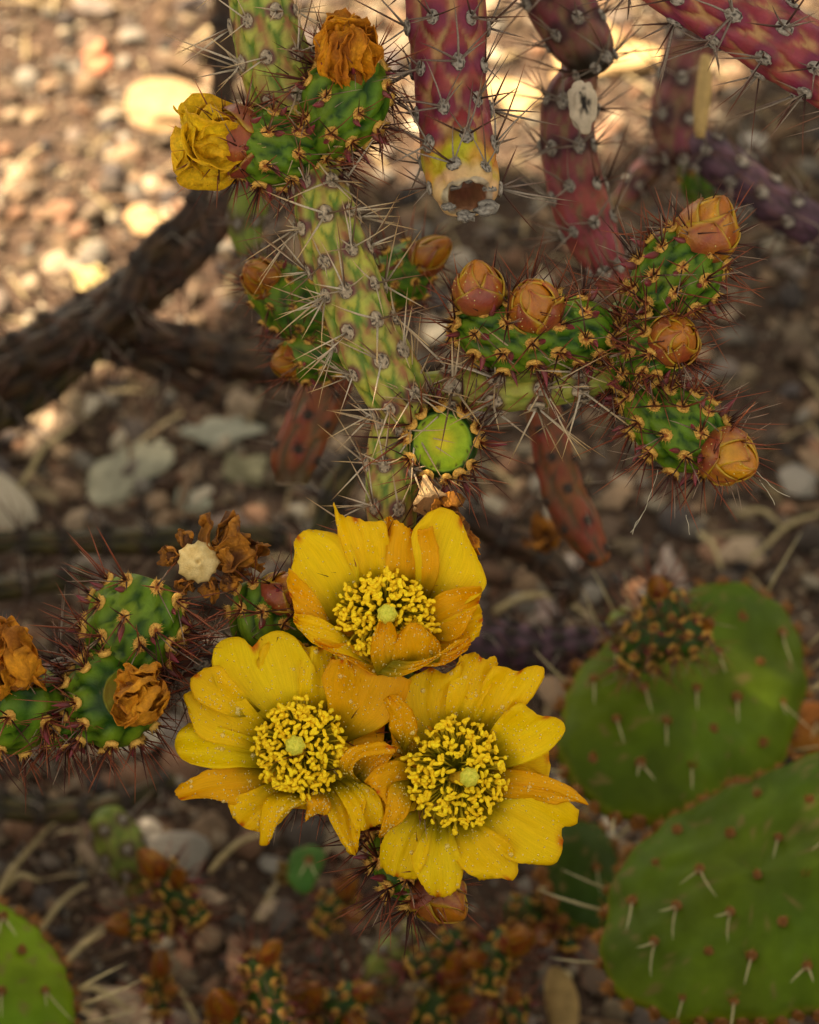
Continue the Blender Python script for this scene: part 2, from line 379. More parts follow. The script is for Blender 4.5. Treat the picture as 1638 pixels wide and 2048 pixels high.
def stem(name, parent, path, pal='main', m=7, row=62, H=0.13, n=56, step=6.0, start='round', end='round', cap=(0.8, 0.8), phase=0.0, twist=0.0,
         label=None, seed=0, override=None, mat=None, areoles=True, skip0=0.3, skip1=0.2):
    """a tubercled stem along path [(x px, y px, depth, r px)]; returns the object and its areole places (pos, normal, along)"""
    ctrl = [np.concatenate([P(a, b, d), [r * d / K]]) for a, b, d, r in path]
    dm = float(np.mean([p[2] for p in path])); q = dm / K      # metres per px here
    S, ts = smooth_path(ctrl, step=step * q)
    W = S[:, :3]; rad = np.maximum(S[:, 3], 1e-5); L = ts[-1]
    T, Nn, Bn = frames(W)
    rows = [(W[i], rad[i], 0.0, T[i], Nn[i], Bn[i], ts[i], 0) for i in range(len(W))]
    def capr(i, sgn, k):
        cl = k * rad[i]; o = []
        for a in (0.28, 0.54, 0.78, 1.0, 1.2, 1.38, 1.5):
            o.append((W[i] + sgn * T[i] * cl * math.sin(a), rad[i] * math.cos(a), sgn * math.sin(a), T[i], Nn[i], Bn[i], ts[i] + sgn * a * rad[i] * (0.5 + 0.5 * k), 0))
        return o
    if start == 'round': rows = capr(0, -1, cap[0])[::-1] + rows
    if end == 'round': rows = rows + capr(-1, 1, cap[1])
    if end == 'hollow':
        for off, k, z in ((0.05, 1.0, 1), (0.12, 0.93, 1), (0.10, 0.84, 1), (-0.06, 0.78, 2), (-0.3, 0.71, 2), (-0.6, 0.64, 2), (-0.9, 0.56, 2), (-1.1, 0.42, 2), (-1.15, 0.2, 2), (-1.15, 0.02, 2)):
            rows.append((W[-1] + T[-1] * rad[-1] * off, rad[-1] * k, 0.0, T[-1], Nn[-1], Bn[-1], ts[-1], z))
    if end == 'dish':
        for off, k, z in ((0.07, 0.97, 0), (0.11, 0.91, 0), (0.13, 0.85, 3), (0.10, 0.81, 3), (0.05, 0.72, 3), (0.01, 0.50, 3), (-0.005, 0.28, 3), (0.0, 0.12, 3), (0.03, 0.05, 3), (0.035, 0.01, 3)):
            rows.append((W[-1] + T[-1] * rad[-1] * off, rad[-1] * k, 0.0, T[-1], Nn[-1], Bn[-1], ts[-1], z))
    Mr = len(rows); th = np.linspace(0, 2 * np.pi, n, endpoint=False)
    C0 = np.array([r[0] for r in rows]); rr = np.array([r[1] for r in rows]); al = np.array([r[2] for r in rows])
    TT = np.array([r[3] for r in rows]); NN = np.array([r[4] for r in rows]); BB = np.array([r[5] for r in rows])
    ss = np.array([r[6] for r in rows]); zone = np.array([r[7] for r in rows])
    radial = np.cos(th)[None, :, None] * NN[:, None] + np.sin(th)[None, :, None] * BB[:, None]
    al = np.clip(al, -0.97, 0.97)
    nrm = radial * np.sqrt(1 - al ** 2)[:, None, None] + TT[:, None] * al[:, None, None]
    rs = row * q
    g = random.Random(seed + 1)
    s0 = ss[0] + skip0 * rs if start == 'round' else 0.35 * rs
    s1 = (ss[-1] - skip1 * rs if end == 'round' else L - 0.25 * rs)
    cs = []; i = 0; s = s0
    while s <= s1:
        for j in range(m):
            cs.append((s + g.uniform(-.1, .1) * rs, (2 * np.pi / m * (j + 0.5 * (i % 2)) + phase + twist * i + g.uniform(-.07, .07)) % (2 * np.pi)))
        s += rs; i += 1
    cs = np.array(cs) if cs else np.zeros((0, 2))
    best = np.full((Mr, n), 9.0); sec = np.full((Mr, n), 9.0); bds = np.zeros((Mr, n)); bdt = np.zeros((Mr, n)); bq = np.full((Mr, n), 9e9)
    for sc, tc_ in cs:
        ds = (ss - sc)[:, None] / rs; dt = (th - tc_ + np.pi) % (2 * np.pi) - np.pi
        a = dt[None] * m / np.pi / 1.12
        q2 = a ** 2 + np.where(ds > 0, ds / 0.72, ds / 1.55) ** 2
        qa = np.hypot(dt[None] * rr[:, None], (ss - sc)[:, None]) / (22 * q)
        up = q2 < best; sec = np.where(up, best, np.minimum(sec, q2))
        bds = np.where(up, ds, bds); bdt = np.where(up, a, bdt); best = np.where(up, q2, best); bq = np.minimum(bq, qa)
    hb = np.clip(1 - best, 0, 1) ** 0.75
    gro = (1 - sstep(0.0, 0.30, np.sqrt(sec) - np.sqrt(best))) * sstep(.12, .45, best)
    hb = np.clip(hb - 0.42 * gro, 0, 1)
    body = (zone == 0)
    ring_fade = np.where(body, 1.0, 0.0)
    if end in ('hollow', 'dish'):
        ring_fade = ring_fade * (1 - 0.6 * sstep(L - 0.2 * rad[-1], L, ss))
    V = C0[:, None] + radial * rr[:, None, None] + nrm * (H * rr[:, None] * hb * ring_fade[:, None])[:, :, None]
    jig = vn(V / (30 * q), seed + 2)
    V = V + nrm * (0.025 * rr[:, None] * jig * np.where(body, 1, 0.3)[:, None])[:, :, None]
    if end == 'hollow':
        w = np.isin(zone, (1, 2)).astype(float)
        V = V + TT[:, None] * (w[:, None] * rr[:, None] * 0.26 * vn(V / (16 * q), seed + 31))[:, :, None] + radial * (w[:, None] * rr[:, None] * 0.10 * vn(V / (10 * q), seed + 37))[:, :, None]
    p = PAL[pal]; nz = vn(V / (45 * q), seed + 3); nz2 = vn(V / (14 * q), seed + 4)
    colr = lerp(p['base'], p['base2'], np.clip(0.5 + 0.8 * nz, 0, 1)[..., None])
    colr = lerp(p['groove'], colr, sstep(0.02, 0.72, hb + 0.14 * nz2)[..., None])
    colr = lerp(colr, p['groove'], (gro * (.26 if pal in ('green', 'green_shaded') else .62) * np.clip(.8 + nz2, 0, 1))[..., None])
    if pal in ('green', 'green_shaded', 'arm', 'main'): colr = lerp(colr, np.minimum(p['base2'] * 1.18, 1), (sstep(.55, 1.0, hb + .1 * nz2) * .6)[..., None])
    st = np.exp(-(bdt / 0.42) ** 2) * sstep(-1.4, -0.9, bds) * (1 - sstep(-0.35, 0.05, bds)) * p['sa'] * np.clip(0.65 + nz2 + 0.5 * nz, 0, 1)
    colr = lerp(colr, p['stripe'], st[..., None])
    colr = lerp(colr, p['halo'], ((1 - sstep(0.75, 1.35, bq / max(p['hr'], .05) + 0.15 * nz2)) * 0.9)[..., None])
    sp = (vn(V / (5.0 * q), seed + 40) > 0.72) & (nz > 0.0)
    colr = np.where(sp[..., None], lerp(colr, c(110, 84, 54), 0.35), colr)
    if end == 'hollow':
        for z, cc in ((1, c(158, 142, 122)), (2, c(132, 88, 64))):
            k = zone == z; colr[k] = cc * (1 + 0.35 * vn(V[k] / (7 * q), seed + 6))[..., None]
    if end == 'dish':
        k = zone == 3; rho = (rr[k] / rad[-1])[:, None, None]
        V[k] = V[k] + (TT[k] * rad[-1] * .03)[:, None] * vn(V[k] / (9 * q), seed + 12)[..., None]
        colr[k] = lerp(lerp(c(206, 184, 36), c(150, 170, 22), sstep(0.02, 0.55, rho)), c(112, 140, 20), sstep(.66, .9, rho)) * (1 + 0.12 * vn(V[k] / (12 * q), seed + 6) + .10 * vn(V[k] / (4 * q), seed + 8))[..., None]
        colr[k] = np.where(((vn(V[k] / (3.2 * q), seed + 14) > .55) & (rho[..., 0] > .7))[..., None], c(70, 62, 24), colr[k])
    if override is not None:
        colr = override(colr, V, ss / L, hb, nz, nz2, zone)
    org = W[len(W) // 2]
    mb = MB(); mb.add(V.reshape(-1, 3), grid_faces(Mr, n, True) + [tuple(range(n - 1, -1, -1)), tuple((Mr - 1) * n + k for k in range(n))], colr.reshape(-1, 3))
    o = link(name, mb.mesh(name, org), mat or M_stem, parent, org, label)
    ars = []
    if areoles:
        for sc, tc_ in cs:
            x = np.interp(sc, ss, np.arange(Mr)) if np.all(np.diff(ss) >= 0) else np.interp(sc, ss[body], np.arange(Mr)[body])
            i0 = int(min(x, Mr - 2)); fr = x - i0
            j = int(round(tc_ / (2 * np.pi) * n)) % n
            pos = lerp(V[i0, j], V[i0 + 1, j], fr); nn = unit(lerp(nrm[i0, j], nrm[i0 + 1, j], fr)); 
            ars.append((pos, nn, TT[i0]))
    return o, ars
# ------------------------------------------------------------------ ground, gravel, stones
def gz(x, y):
    p = np.stack([np.asarray(x, float), np.asarray(y, float), np.zeros_like(np.asarray(x, float))], -1)
    near = np.exp(-(np.hypot(p[..., 0], p[..., 1] - 0.95) / 3.0) ** 2)
    return near * (0.009 * vn(p * 4.0, 1) + 0.004 * vn(p * 14.0, 2) + 0.0018 * vn(p * 45.0, 3)) - 0.012
ax = np.concatenate([-np.geomspace(0.95, 400, 40)[::-1], np.linspace(-0.9, 0.9, 121), np.geomspace(0.95, 400, 40)])
X, Y = np.meshgrid(ax, ax + 0.95, indexing='ij'); Z = gz(X, Y)
mb = MB(); n_ = len(ax)
pos = np.stack([X, Y, Z], -1).reshape(-1, 3)
gcol = lerp(c(68, 54, 45)[None], c(68, 53, 44)[None], np.clip(0.5 + vn(pos * 9, 4), 0, 1)[:, None])
mb.add(pos, [(q[3], q[2], q[1], q[0]) for q in grid_faces(n_, n_, False)], gcol)
ground = link('ground', mb.mesh('ground'), M_soil); ground['kind'] = 'structure'

def rock(seed, sub=ICO1, flat=0.6, ang=0.25):
    v, f = sub; g = np.random.default_rng(seed); v = v.copy()
    for k in range(9):                                     # cleaved faces
        nrm = unit(g.normal(size=3)); d = g.uniform(.5, .82); over = np.maximum(v @ nrm - d, 0); v = v - nrm * over[:, None]
    v = v * (1 + ang * vn(v * 1.6 + seed, seed)[:, None] + 0.08 * vn(v * 4, seed + 1)[:, None])
    return v * np.array([1, g.uniform(.65, .95), flat * g.uniform(.7, 1.2)]), f
ROCKS = [rock(400 + i) for i in range(14)]
def rot_rand(g, tilt=0.5):
    a = g.uniform(0, 2 * np.pi); b = g.uniform(-tilt, tilt); d = g.uniform(-tilt, tilt)
    return np.array(Matrix.Rotation(a, 3, 'Z') @ Matrix.Rotation(b, 3, 'X') @ Matrix.Rotation(d, 3, 'Y'))
# gravel nobody could count: one object
g = np.random.default_rng(11)
NG = 30000
gx = g.uniform(-0.75, 0.75, NG); gy = g.uniform(0.35, 1.95, NG)
vis = (np.abs(gx) < 0.34) & (gy > 0.6) & (gy < 1.5); keep = vis | (g.random(NG) < 0.3)
gx, gy = gx[keep], gy[keep]; gs = np.clip(g.lognormal(np.log(0.0038), 0.45, len(gx)), 0.0014, 0.011); gzv = gz(gx, gy)
gx = np.concatenate([gx, g.uniform(-0.32, 0.32, 24000)]); gy = np.concatenate([gy, g.uniform(0.6, 1.5, 24000)])
gs = np.concatenate([gs, g.uniform(.0010, .0026, 24000)])
fx = g.uniform(-1.7, 1.7, 14000); fy = g.uniform(-.4, 3.4, 14000); k_ = (np.abs(fx) > .6) | (fy > 1.6) | (fy < .5); gx = np.concatenate([gx, fx[k_]]); gy = np.concatenate([gy, fy[k_]]); gs = np.concatenate([gs, np.clip(g.lognormal(np.log(.0042), .45, k_.sum()), .0018, .0115)])
gzv = gz(gx, gy)
R0 = [rock(440 + i, ICO0, .6, .25) for i in range(14)]
pal = np.array(PEB); Vs, Fs, Cs = [], [], []; off_ = 0
for i in range(len(gx)):
    rv, fa = (ROCKS if gs[i] > .0042 and abs(gx[i]) < .5 else R0)[i % 14]; fa = np.asarray(fa); nv = len(rv)
    Vs.append((rv * gs[i]) @ rot_rand(g).T + np.array([gx[i], gy[i], gzv[i] + gs[i] * 0.25])); Fs.append(fa + off_); off_ += nv
    Cs.append(np.broadcast_to(pal[g.integers(len(pal))] * g.uniform(.18, .64) * np.array([1.0, .97, .93]), (nv, 3)))
V = np.concatenate(Vs); Fa = np.concatenate(Fs); Ca = np.concatenate(Cs)
me = bpy.data.meshes.new('gravel'); me.vertices.add(len(V)); me.vertices.foreach_set('co', V.astype(np.float32).ravel())
me.loops.add(Fa.size); me.loops.foreach_set('vertex_index', Fa.astype(np.int32).ravel())
me.polygons.add(len(Fa)); me.polygons.foreach_set('loop_start', np.arange(0, Fa.size, 3, dtype=np.int32))
a_ = me.color_attributes.new('Col', 'FLOAT_COLOR', 'POINT'); a_.data.foreach_set('color', np.concatenate([np.clip(Ca, 0, 1), np.ones((len(Ca), 1))], 1).astype(np.float32).ravel())
me.update(calc_edges=True); me.validate()
gravel = link('gravel', me, M_stone); gravel['kind'] = 'stuff'; gravel['label'] = 'mixed tan and grey gravel scattered over the desert soil'; gravel['category'] = 'gravel'

g = np.random.default_rng(17); mb = MB()
for k in range(1100):
    x, y = g.uniform(-.36, .36), g.uniform(.55, 1.55); a = g.uniform(0, 6.28); L_ = g.uniform(.004, .022); w = g.uniform(.0003, .0014) if g.random() < .93 else g.uniform(.002, .0035)
    z = float(gz(x, y)) + g.uniform(.001, .006); dx, dy = math.cos(a) * L_, math.sin(a) * L_; nx, ny = -math.sin(a) * w, math.cos(a) * w; t = g.uniform(-.003, .003)
    mb.add([(x - dx + nx, y - dy + ny, z - t), (x - dx - nx, y - dy - ny, z - t), (x - nx * 1.2, y - ny * 1.2, z + .0012), (x + nx * 1.2, y + ny * 1.2, z + .0016), (x + dx + nx * .4, y + dy + ny * .4, z + t), (x + dx - nx * .4, y + dy - ny * .4, z + t)], [(0, 1, 2, 3), (3, 2, 5, 4)], [c(150, 128, 92), c(118, 88, 58), c(170, 150, 112), c(92, 70, 48)][g.integers(4)] * g.uniform(.45, .85))
litter = link('litter', mb.mesh('litter', smooth=False), M_straw); tag(litter, 'dead spines and dry leaf scraps strewn over the gravel', 'litter', kind='stuff')

# the larger pebbles bedded in the ground: pieces of it
PM = []
for i in range(10):
    v, f = rock(500 + i, ICO1, 0.6, 0.3); b_ = MB(); b_.add(v, f, c(150, 130, 112)); PM.append(b_.mesh('pebble', smooth=False)); PM[-1].materials.append(M_pebble)
g = np.random.default_rng(21)
for i in range(250):
    while True:
        p_ = ground_at(g.uniform(-60, 1700), g.uniform(-60, 2100))
        if abs(p_[0]) < 0.33: break
    s_ = float(np.clip(g.lognormal(np.log(0.0086), 0.36), 0.0055, 0.019))
    o = bpy.data.objects.new('pebble', PM[i % 10]); COL.objects.link(o); o.parent = ground
    o.location = (p_[0], p_[1], float(gz(p_[0], p_[1])) + s_ * 0.2); o.scale = (s_, s_ * g.uniform(.8, 1.1), s_ * g.uniform(.45, .8))
    o.rotation_euler = (g.uniform(-.4, .4), g.uniform(-.4, .4), g.uniform(0, 6.28))

def big_stone(px, py, w, h, col, label, seed, flat=0.5):
    p_ = ground_at(px, py); d = (p_ - CAM) @ F; sx = w * d / K / 2; sy = h * d / K / 2 / 0.72
    v, f = rock(seed, ICO3, 1.0, 0.42); v = v * np.array([sx * 1.05, sy * 1.15, min(sx, sy) * flat])
    a = random.Random(seed).uniform(-.3, .3); v = v @ np.array(Matrix.Rotation(a, 3, 'Z')).T
    cc = np.asarray(col) * (1 + 0.22 * vn(v / 0.006, seed) + 0.12 * vn(v / 0.002, seed + 1))[:, None]
    p_ = np.array([p_[0], p_[1], float(gz(p_[0], p_[1])) + min(sx, sy) * flat * 0.25])
    b_ = MB(); b_.add(v, f, cc)
    o = link('stone', b_.mesh('stone', smooth=False), M_stone, None, p_); tag(o, label, 'stone', 'larger stones lying on the gravel')
    return o
big_stone(345, 170, 180, 140, c(146,120,88), 'large pale sunlit stone just behind the withered yellow flower', 601, .6)
big_stone(190, 75, 70, 62, c(178,116,88), 'round pinkish stone in the sunlit gravel at the top corner', 602, .9)
big_stone(182, 520, 92, 78, c(160,140,96), 'yellowish sunlit stone beside the dark diagonal branch shadow', 603, .7)
big_stone(290, 405, 120, 62, c(164,134,98), 'flat tan sunlit stone below the withered yellow flower', 604, .5)
big_stone(250, 895, 165, 150, c(142,138,120), 'broad grey-green slab, largest of the shaded stones', 605, .35)
big_stone(430, 822, 150, 78, c(140,138,124), 'long grey slab lying above the broad grey-green slab', 606, .35)
big_stone(455, 1030, 118, 92, c(132,112,104), 'rounded pinkish grey stone just above the fallen dry flower', 607, .6)
big_stone(385, 970, 70, 62, c(150,152,136), 'small pale green-grey stone between slab and pinkish stone', 608, .6)
big_stone(490, 905, 88, 70, c(130,124,98), 'dull olive-grey stone beside the hanging rust coloured stem', 609, .6)
big_stone(1280, 1145, 74, 68, c(182,132,98), 'orange-tan stone above the prickly pear beside the pale upright one', 610, .8)
big_stone(1345, 1110, 72, 110, c(146,130,122), 'pale upright grey stone leaning above the prickly pear', 611, .9)
big_stone(1085, 1180, 110, 70, c(138,120,116), 'mauve grey stone beyond the three flowers and brown stem', 612, .6)
big_stone(1120, 1095, 84, 56, c(160,146,138), 'whitish stone at the foot of the brown hanging stem', 613, .6)
big_stone(690, 1925, 110, 56, c(112,92,80), 'brown stone lying among the lower cholla buds', 614, .5)
big_stone(1510, 260, 62, 56, c(166,158,150), 'small white stone under the maroon stem of the corner', 615, .8)
big_stone(60, 930, 110, 60, c(126,110,86), 'tan flat stone at the edge near the dark green stem', 616, .4)
big_stone(1190, 75, 240, 150, c(176,146,104), 'big sunlit rock glowing behind the hanging maroon stems', 617, .5)
big_stone(1030, 150, 150, 100, c(170,142,104), 'sunlit tan rock right beside the hollow maroon stem', 618, .5)
big_stone(690, 180, 130, 90, c(172,142,106), 'sunlit rock hidden partly by the dried orange flower', 619, .5)

# ------------------------------------------------------------------ the tree whose crown shades the plants (beyond the frame)
LIT = [(120, 70, 330, 120), (300, 200, 230, 160), (60, 210, 170, 130), (300, 350, 170, 120), (90, 350, 170, 110), (190, 520, 190, 110), (20, 480, 120, 110),
       (40, 620, 160, 100), (200, 630, 90, 60), (10, 770, 100, 80), (720, 60, 320, 200), (1080, 60, 330, 210), (1290, 20, 200, 140), (1250, -160, 800, 180), (300, -160, 800, 180), (560, 60, 160, 120), (800, 220, 160, 100)]
def crown_ok(p):
    t = p[:, 2] / SUN_DIR[2]; q = p - SUN_DIR * t[:, None]                # where its shadow falls
    v = q - CAM; d = v @ F; x = 819 + K * (v @ R) / d; y = 1024 - K * (v @ U) / d
    ok = np.ones(len(p), bool)
    wob = 0.55 * vn(q / 0.022, 77) + .25 * vn(q / .009, 78)
    for a, b, rx, ry in LIT:
        ok &= ((x - a) / rx) ** 2 + ((y - b) / ry) ** 2 > 1.25 + wob
    return ok & (y > -260) & (q[:, 0] > -0.42) & (q[:, 0] < 0.85) & (q[:, 1] > -0.25) & (q[:, 1] < 1.75)
g = np.random.default_rng(31)
N_L = 90000
q0 = np.stack([g.uniform(-0.42, 0.85, N_L), g.uniform(-0.25, 1.75, N_L), np.zeros(N_L)], -1)
h_ = 1.45 + 0.22 * vn(q0 * 3, 5) + g.uniform(-.10, .10, N_L)
cp = q0 + SUN_DIR * (h_ / SUN_DIR[2])[:, None]
cp = cp[crown_ok(cp)]
tax = unit(np.cross(g.normal(size=(len(cp), 3)) * 0.35 + SUN_DIR, g.normal(size=(len(cp), 3)))); tay = unit(np.cross(tax, SUN_DIR + g.normal(size=(len(cp), 3)) * 0.35))
la = g.uniform(.007, .012, len(cp))[:, None]; lb = g.uniform(.004, .007, len(cp))[:, None]
quad = np.stack([cp - tax * la, cp - tay * lb, cp + tax * la, cp + tay * lb], 1)
me = bpy.data.meshes.new('crown'); me.from_pydata(quad.reshape(-1, 3).tolist(), [], np.arange(len(cp) * 4).reshape(-1, 4).tolist())
a_ = me.color_attributes.new('Col', 'FLOAT_COLOR', 'POINT'); cc = np.repeat(lerp(c(84,110,50)[None], c(110,128,60)[None], g.random((len(cp), 1))), 4, 0)
a_.data.foreach_set('color', np.concatenate([cc, np.ones((len(cc), 1))], 1).astype(np.float32).ravel())
cen = cp.mean(0)
tree_base = np.array([cen[0] - 0.35, cen[1] + 0.5, -0.02])
tree = thing('tree', 'small leafy desert tree whose crown shades the cacti', 'tree', tree_base)
mb = MB()
trunk_top = np.array([cen[0] - 0.05, cen[1] + 0.1, 1.2])
Wt, _ = smooth_path([np.append(tree_base, .06), np.append(lerp(tree_base, trunk_top, .5) + [0.06, 0, 0], .05), np.append(trunk_top, .035)], n=14)
tube(mb, Wt[:, :3], Wt[:, 3], c(96, 80, 62), 12)
for k in range(14):
    e = cp[g.integers(len(cp))]; Wt, _ = smooth_path([np.append(trunk_top, .022), np.append(lerp(trunk_top, e, .5) + [0, 0, .08], .012), np.append(e, .004)], n=10); tube(mb, Wt[:, :3], Wt[:, 3], c(96, 80, 62), 7)
link('trunk', mb.mesh('trunk', tree_base), M_bark, tree, tree_base)
me.transform(Matrix.Translation(Vector((-tree_base).tolist())))
o = link('crown', me, M_foliage, tree, tree_base); o['kind'] = 'stuff'

def shrub(label, x, y, rad, hgt, seed, n=14000):  # leaf masses out of view, added only to block sky light
    g = np.random.default_rng(seed); d = unit(g.normal(size=(n, 3))); d[:, 2] = np.abs(d[:, 2]); rr = g.random(n) ** .33
    p = np.array([x, y, 0.12]) + d * rr[:, None] * np.array([rad, rad, hgt]) * (1 + .22 * vn(d * 2.5, seed))[:, None]
    a = unit(g.normal(size=(n, 3))); b = unit(np.cross(a, g.normal(size=(n, 3)))); la = (g.uniform(.012, .024, n) * (1 if hgt > .5 else .5))[:, None]; lb = la * .45
    q = np.stack([p - a * la, p - b * lb, p + a * la, p + b * lb], 1).reshape(-1, 3); base = np.array([x, y, -.012])
    t = thing('added_shrub', label, 'shrub', base); mb = MB()
    mb.add(q, np.arange(n * 4).reshape(-1, 4).tolist(), np.repeat(lerp(c(72,84,44)[None], c(104,110,66)[None], g.random((n, 1))), 4, 0))
    o = link('crown', mb.mesh('crown', base, smooth=False), M_foliage, t, base); o['kind'] = 'stuff'
    mb = MB()
    for k in range(9):
        e = p[g.integers(n)]; W, _ = smooth_path([np.append(base, .014), np.append(lerp(base, e, .5) + [0, 0, .06], .009), np.append(e, .003)], n=9); tube(mb, W[:, :3], W[:, 3], c(92, 78, 62), 6)
    link('trunk', mb.mesh('trunk', base), M_bark, t, base)
shrub('unseen grey-green shrub added beyond the prickly pear to block sky light', 1.35, 0.75, .6, .95, 62)
shrub('unseen tall shrub added on the sunny side of the gravel to block low sky light', -1.35, 0.75, .6, 1.0, 65, 16000)
shrub('unseen broad shrub added far behind the cacti to block low sky light', 0.45, 2.55, .75, 1.1, 66, 18000)
shrub('unseen low shrub added short of the lower chollas to darken their ground', 0.06, 0.20, .24, .34, 63, 16000)
shrub('unseen low shrub added short of the corner pear pad to darken the ground', -0.48, 0.42, .22, .34, 64, 14000)

# ------------------------------------------------------------------ petals and flowers
def resample(poly, n):
    A = np.asarray(poly, float)
    if len(A) == 2: A = np.array([A[0], A.mean(0), A[1]])
    d = np.concatenate([[0], np.cumsum(np.linalg.norm(np.diff(A, axis=0), axis=1))])
    tan = np.gradient(A, d, axis=0); t = np.linspace(0, d[-1], n); k = np.clip(np.searchsorted(d, t, 'right') - 1, 0, len(d) - 2)
    h = (d[k + 1] - d[k])[:, None]; x = (t - d[k])[:, None] / h
    return (2*x**3-3*x**2+1)*A[k] + (x**3-2*x**2+x)*h*tan[k] + (-2*x**3+3*x**2)*A[k+1] + (x**3-x**2)*h*tan[k+1]
Z6 = lambda p: (p[0] / 1.8828 + 330, p[1] / 1.8828 + 980)
YEL = c(250, 210, 4); AMB = c(248, 194, 3); LEM = c(250, 222, 8); DEEP = c(238, 168, 2)
def petal(parent, zc, Lp, Rp, T=None, z=(-30, 0, 20), cup=12, tint=0.5, tipb=8, ruf=17, red=True, seed=0, arch=0, nu=30, nv=22, fray=2.2, wide=.27):
    """Lp, Rp: the two edges from base to tip; z: heights at base, middle and tip (photo px towards the eye)"""
    Lc = resample([Z6(p) for p in Lp], nu); Rc = resample([Z6(p) for p in Rp], nu)
    u = np.linspace(0, 1, nu)[:, None]; v = np.linspace(0, 1, nv)[None, :]
    XY = Lc[:, None] * (1 - v[..., None]) + Rc[:, None] * v[..., None]
    if T is not None:
        Tc = resample([Z6(p) for p in [Lp[-1]] + T + [Rp[-1]]], nv)
        off = Tc - XY[-1]
    else:
        d = unit((Lc[-1] + Rc[-1]) / 2 - (Lc[-4] + Rc[-4]) / 2); off = d[None] * (tipb * 4 * v[0] * (1 - v[0]))[:, None]
    XY = XY + off[None] * (u ** 2.2)[..., None]
    XY = XY.mean(1, keepdims=True) + (XY - XY.mean(1, keepdims=True)) * (1 + wide * np.sin(np.pi * np.clip(u * .9, 0, 1)))[..., None]
    z0, z1, z2 = z
    zz = z0 * (1 - u) * (1 - 2 * u) + z1 * 4 * u * (1 - u) + z2 * u * (2 * u - 1)
    zz = zz + 0 * v
    e = (2 * v - 1)
    zz = zz + 1.5 * cup * (e ** 2) * (0.35 + 0.65 * np.sin(np.pi * np.clip(u, 0, .95))) 
    zz = zz - 4.5 * np.exp(-(e / 0.10) ** 2) * (1 - u * 0.6)                 # mid-vein crease
    uv3 = np.stack([u * 2.2 + 0 * v, v * 3.2 + 0 * u, 0 * u * v + seed * 3.17], -1)
    zz = zz + ruf * vn(uv3, seed) * u ** 1.3 + 0.5 * ruf * vn(uv3 * 2.7, seed + 1) * u ** 2 * (0.4 + e ** 2)
    wv = np.random.default_rng(seed + 500).uniform(0, 6.28, 2)
    zz = zz + ruf * .55 * e ** 2 * np.sin(7.5 * u + np.where(e > 0, wv[0], wv[1])) * u + ruf * .4 * u ** 3 * np.sin(9 * v + wv[0])
    zz = zz + 2.2 * vn(np.stack([u * 1.5 + 0 * v, v * 11 + 0 * u, 0 * u * v + seed], -1), seed + 2)   # long soft folds
    edge = sstep(.90, 1.0, u + 0 * v)
    side = np.clip(1 - np.minimum(v, 1 - v) / 0.06, 0, 1) * sstep(.35, .7, u)
    fr = vn(np.stack([v * 24 + 0 * u, u * 26 + 0 * v, 0 * u * v + seed * 1.7], -1), seed + 4)
    dirt = unit(XY[-1].mean(0) - XY[0].mean(0)); dirs = np.array([-dirt[1], dirt[0]])
    XY = XY + dirt * (fray * fr * edge)[..., None] + dirs * (fray * 0.8 * fr * side * np.sign(e))[..., None]
    zz = zz + fray * 0.8 * fr * np.maximum(edge, side)
    d = fz(zz + zc)
    V = CAM + F * d[..., None] + R * ((XY[..., 0:1] - 819) / K * d[..., None]) - U * ((XY[..., 1:2] - 1024) / K * d[..., None])
    t_ = np.clip(tint + .08 + 0.12 * vn(uv3 * 1.3, seed + 6), 0, 1)
    col = lerp(AMB, LEM, t_[..., None]) if tint >= 0.3 else lerp(DEEP, YEL, t_[..., None])
    col = lerp(c(130, 116, 8), col, sstep(-0.02, 0.5, u + 0.08 * vn(uv3 * 3, seed + 7) + 0 * v)[..., None])
    col = lerp(col, c(218, 140, 6), (0.25 * np.maximum(sstep(.9, 1, u + 0 * v), side))[..., None])
    if red:
        k = np.exp(-((v - .5) / 0.05) ** 2) * sstep(.9, .99, u); col = lerp(col, c(200, 52, 8), np.clip(k, 0, 1)[..., None])
    org = V.reshape(-1, 3).mean(0)
    UVc = np.stack([v + 0 * u, u + 0 * v], -1)
    mb = MB(); mb.add(V.reshape(-1, 3), grid_faces(nu, nv, False), col.reshape(-1, 3), UVc)
    o = link('petal', mb.mesh('petal', org, uv=True), M_petal, parent, org)
    so = o.modifiers.new('thickness', 'SOLIDIFY'); so.thickness = 1.5 * PX; so.offset = 0
    return V

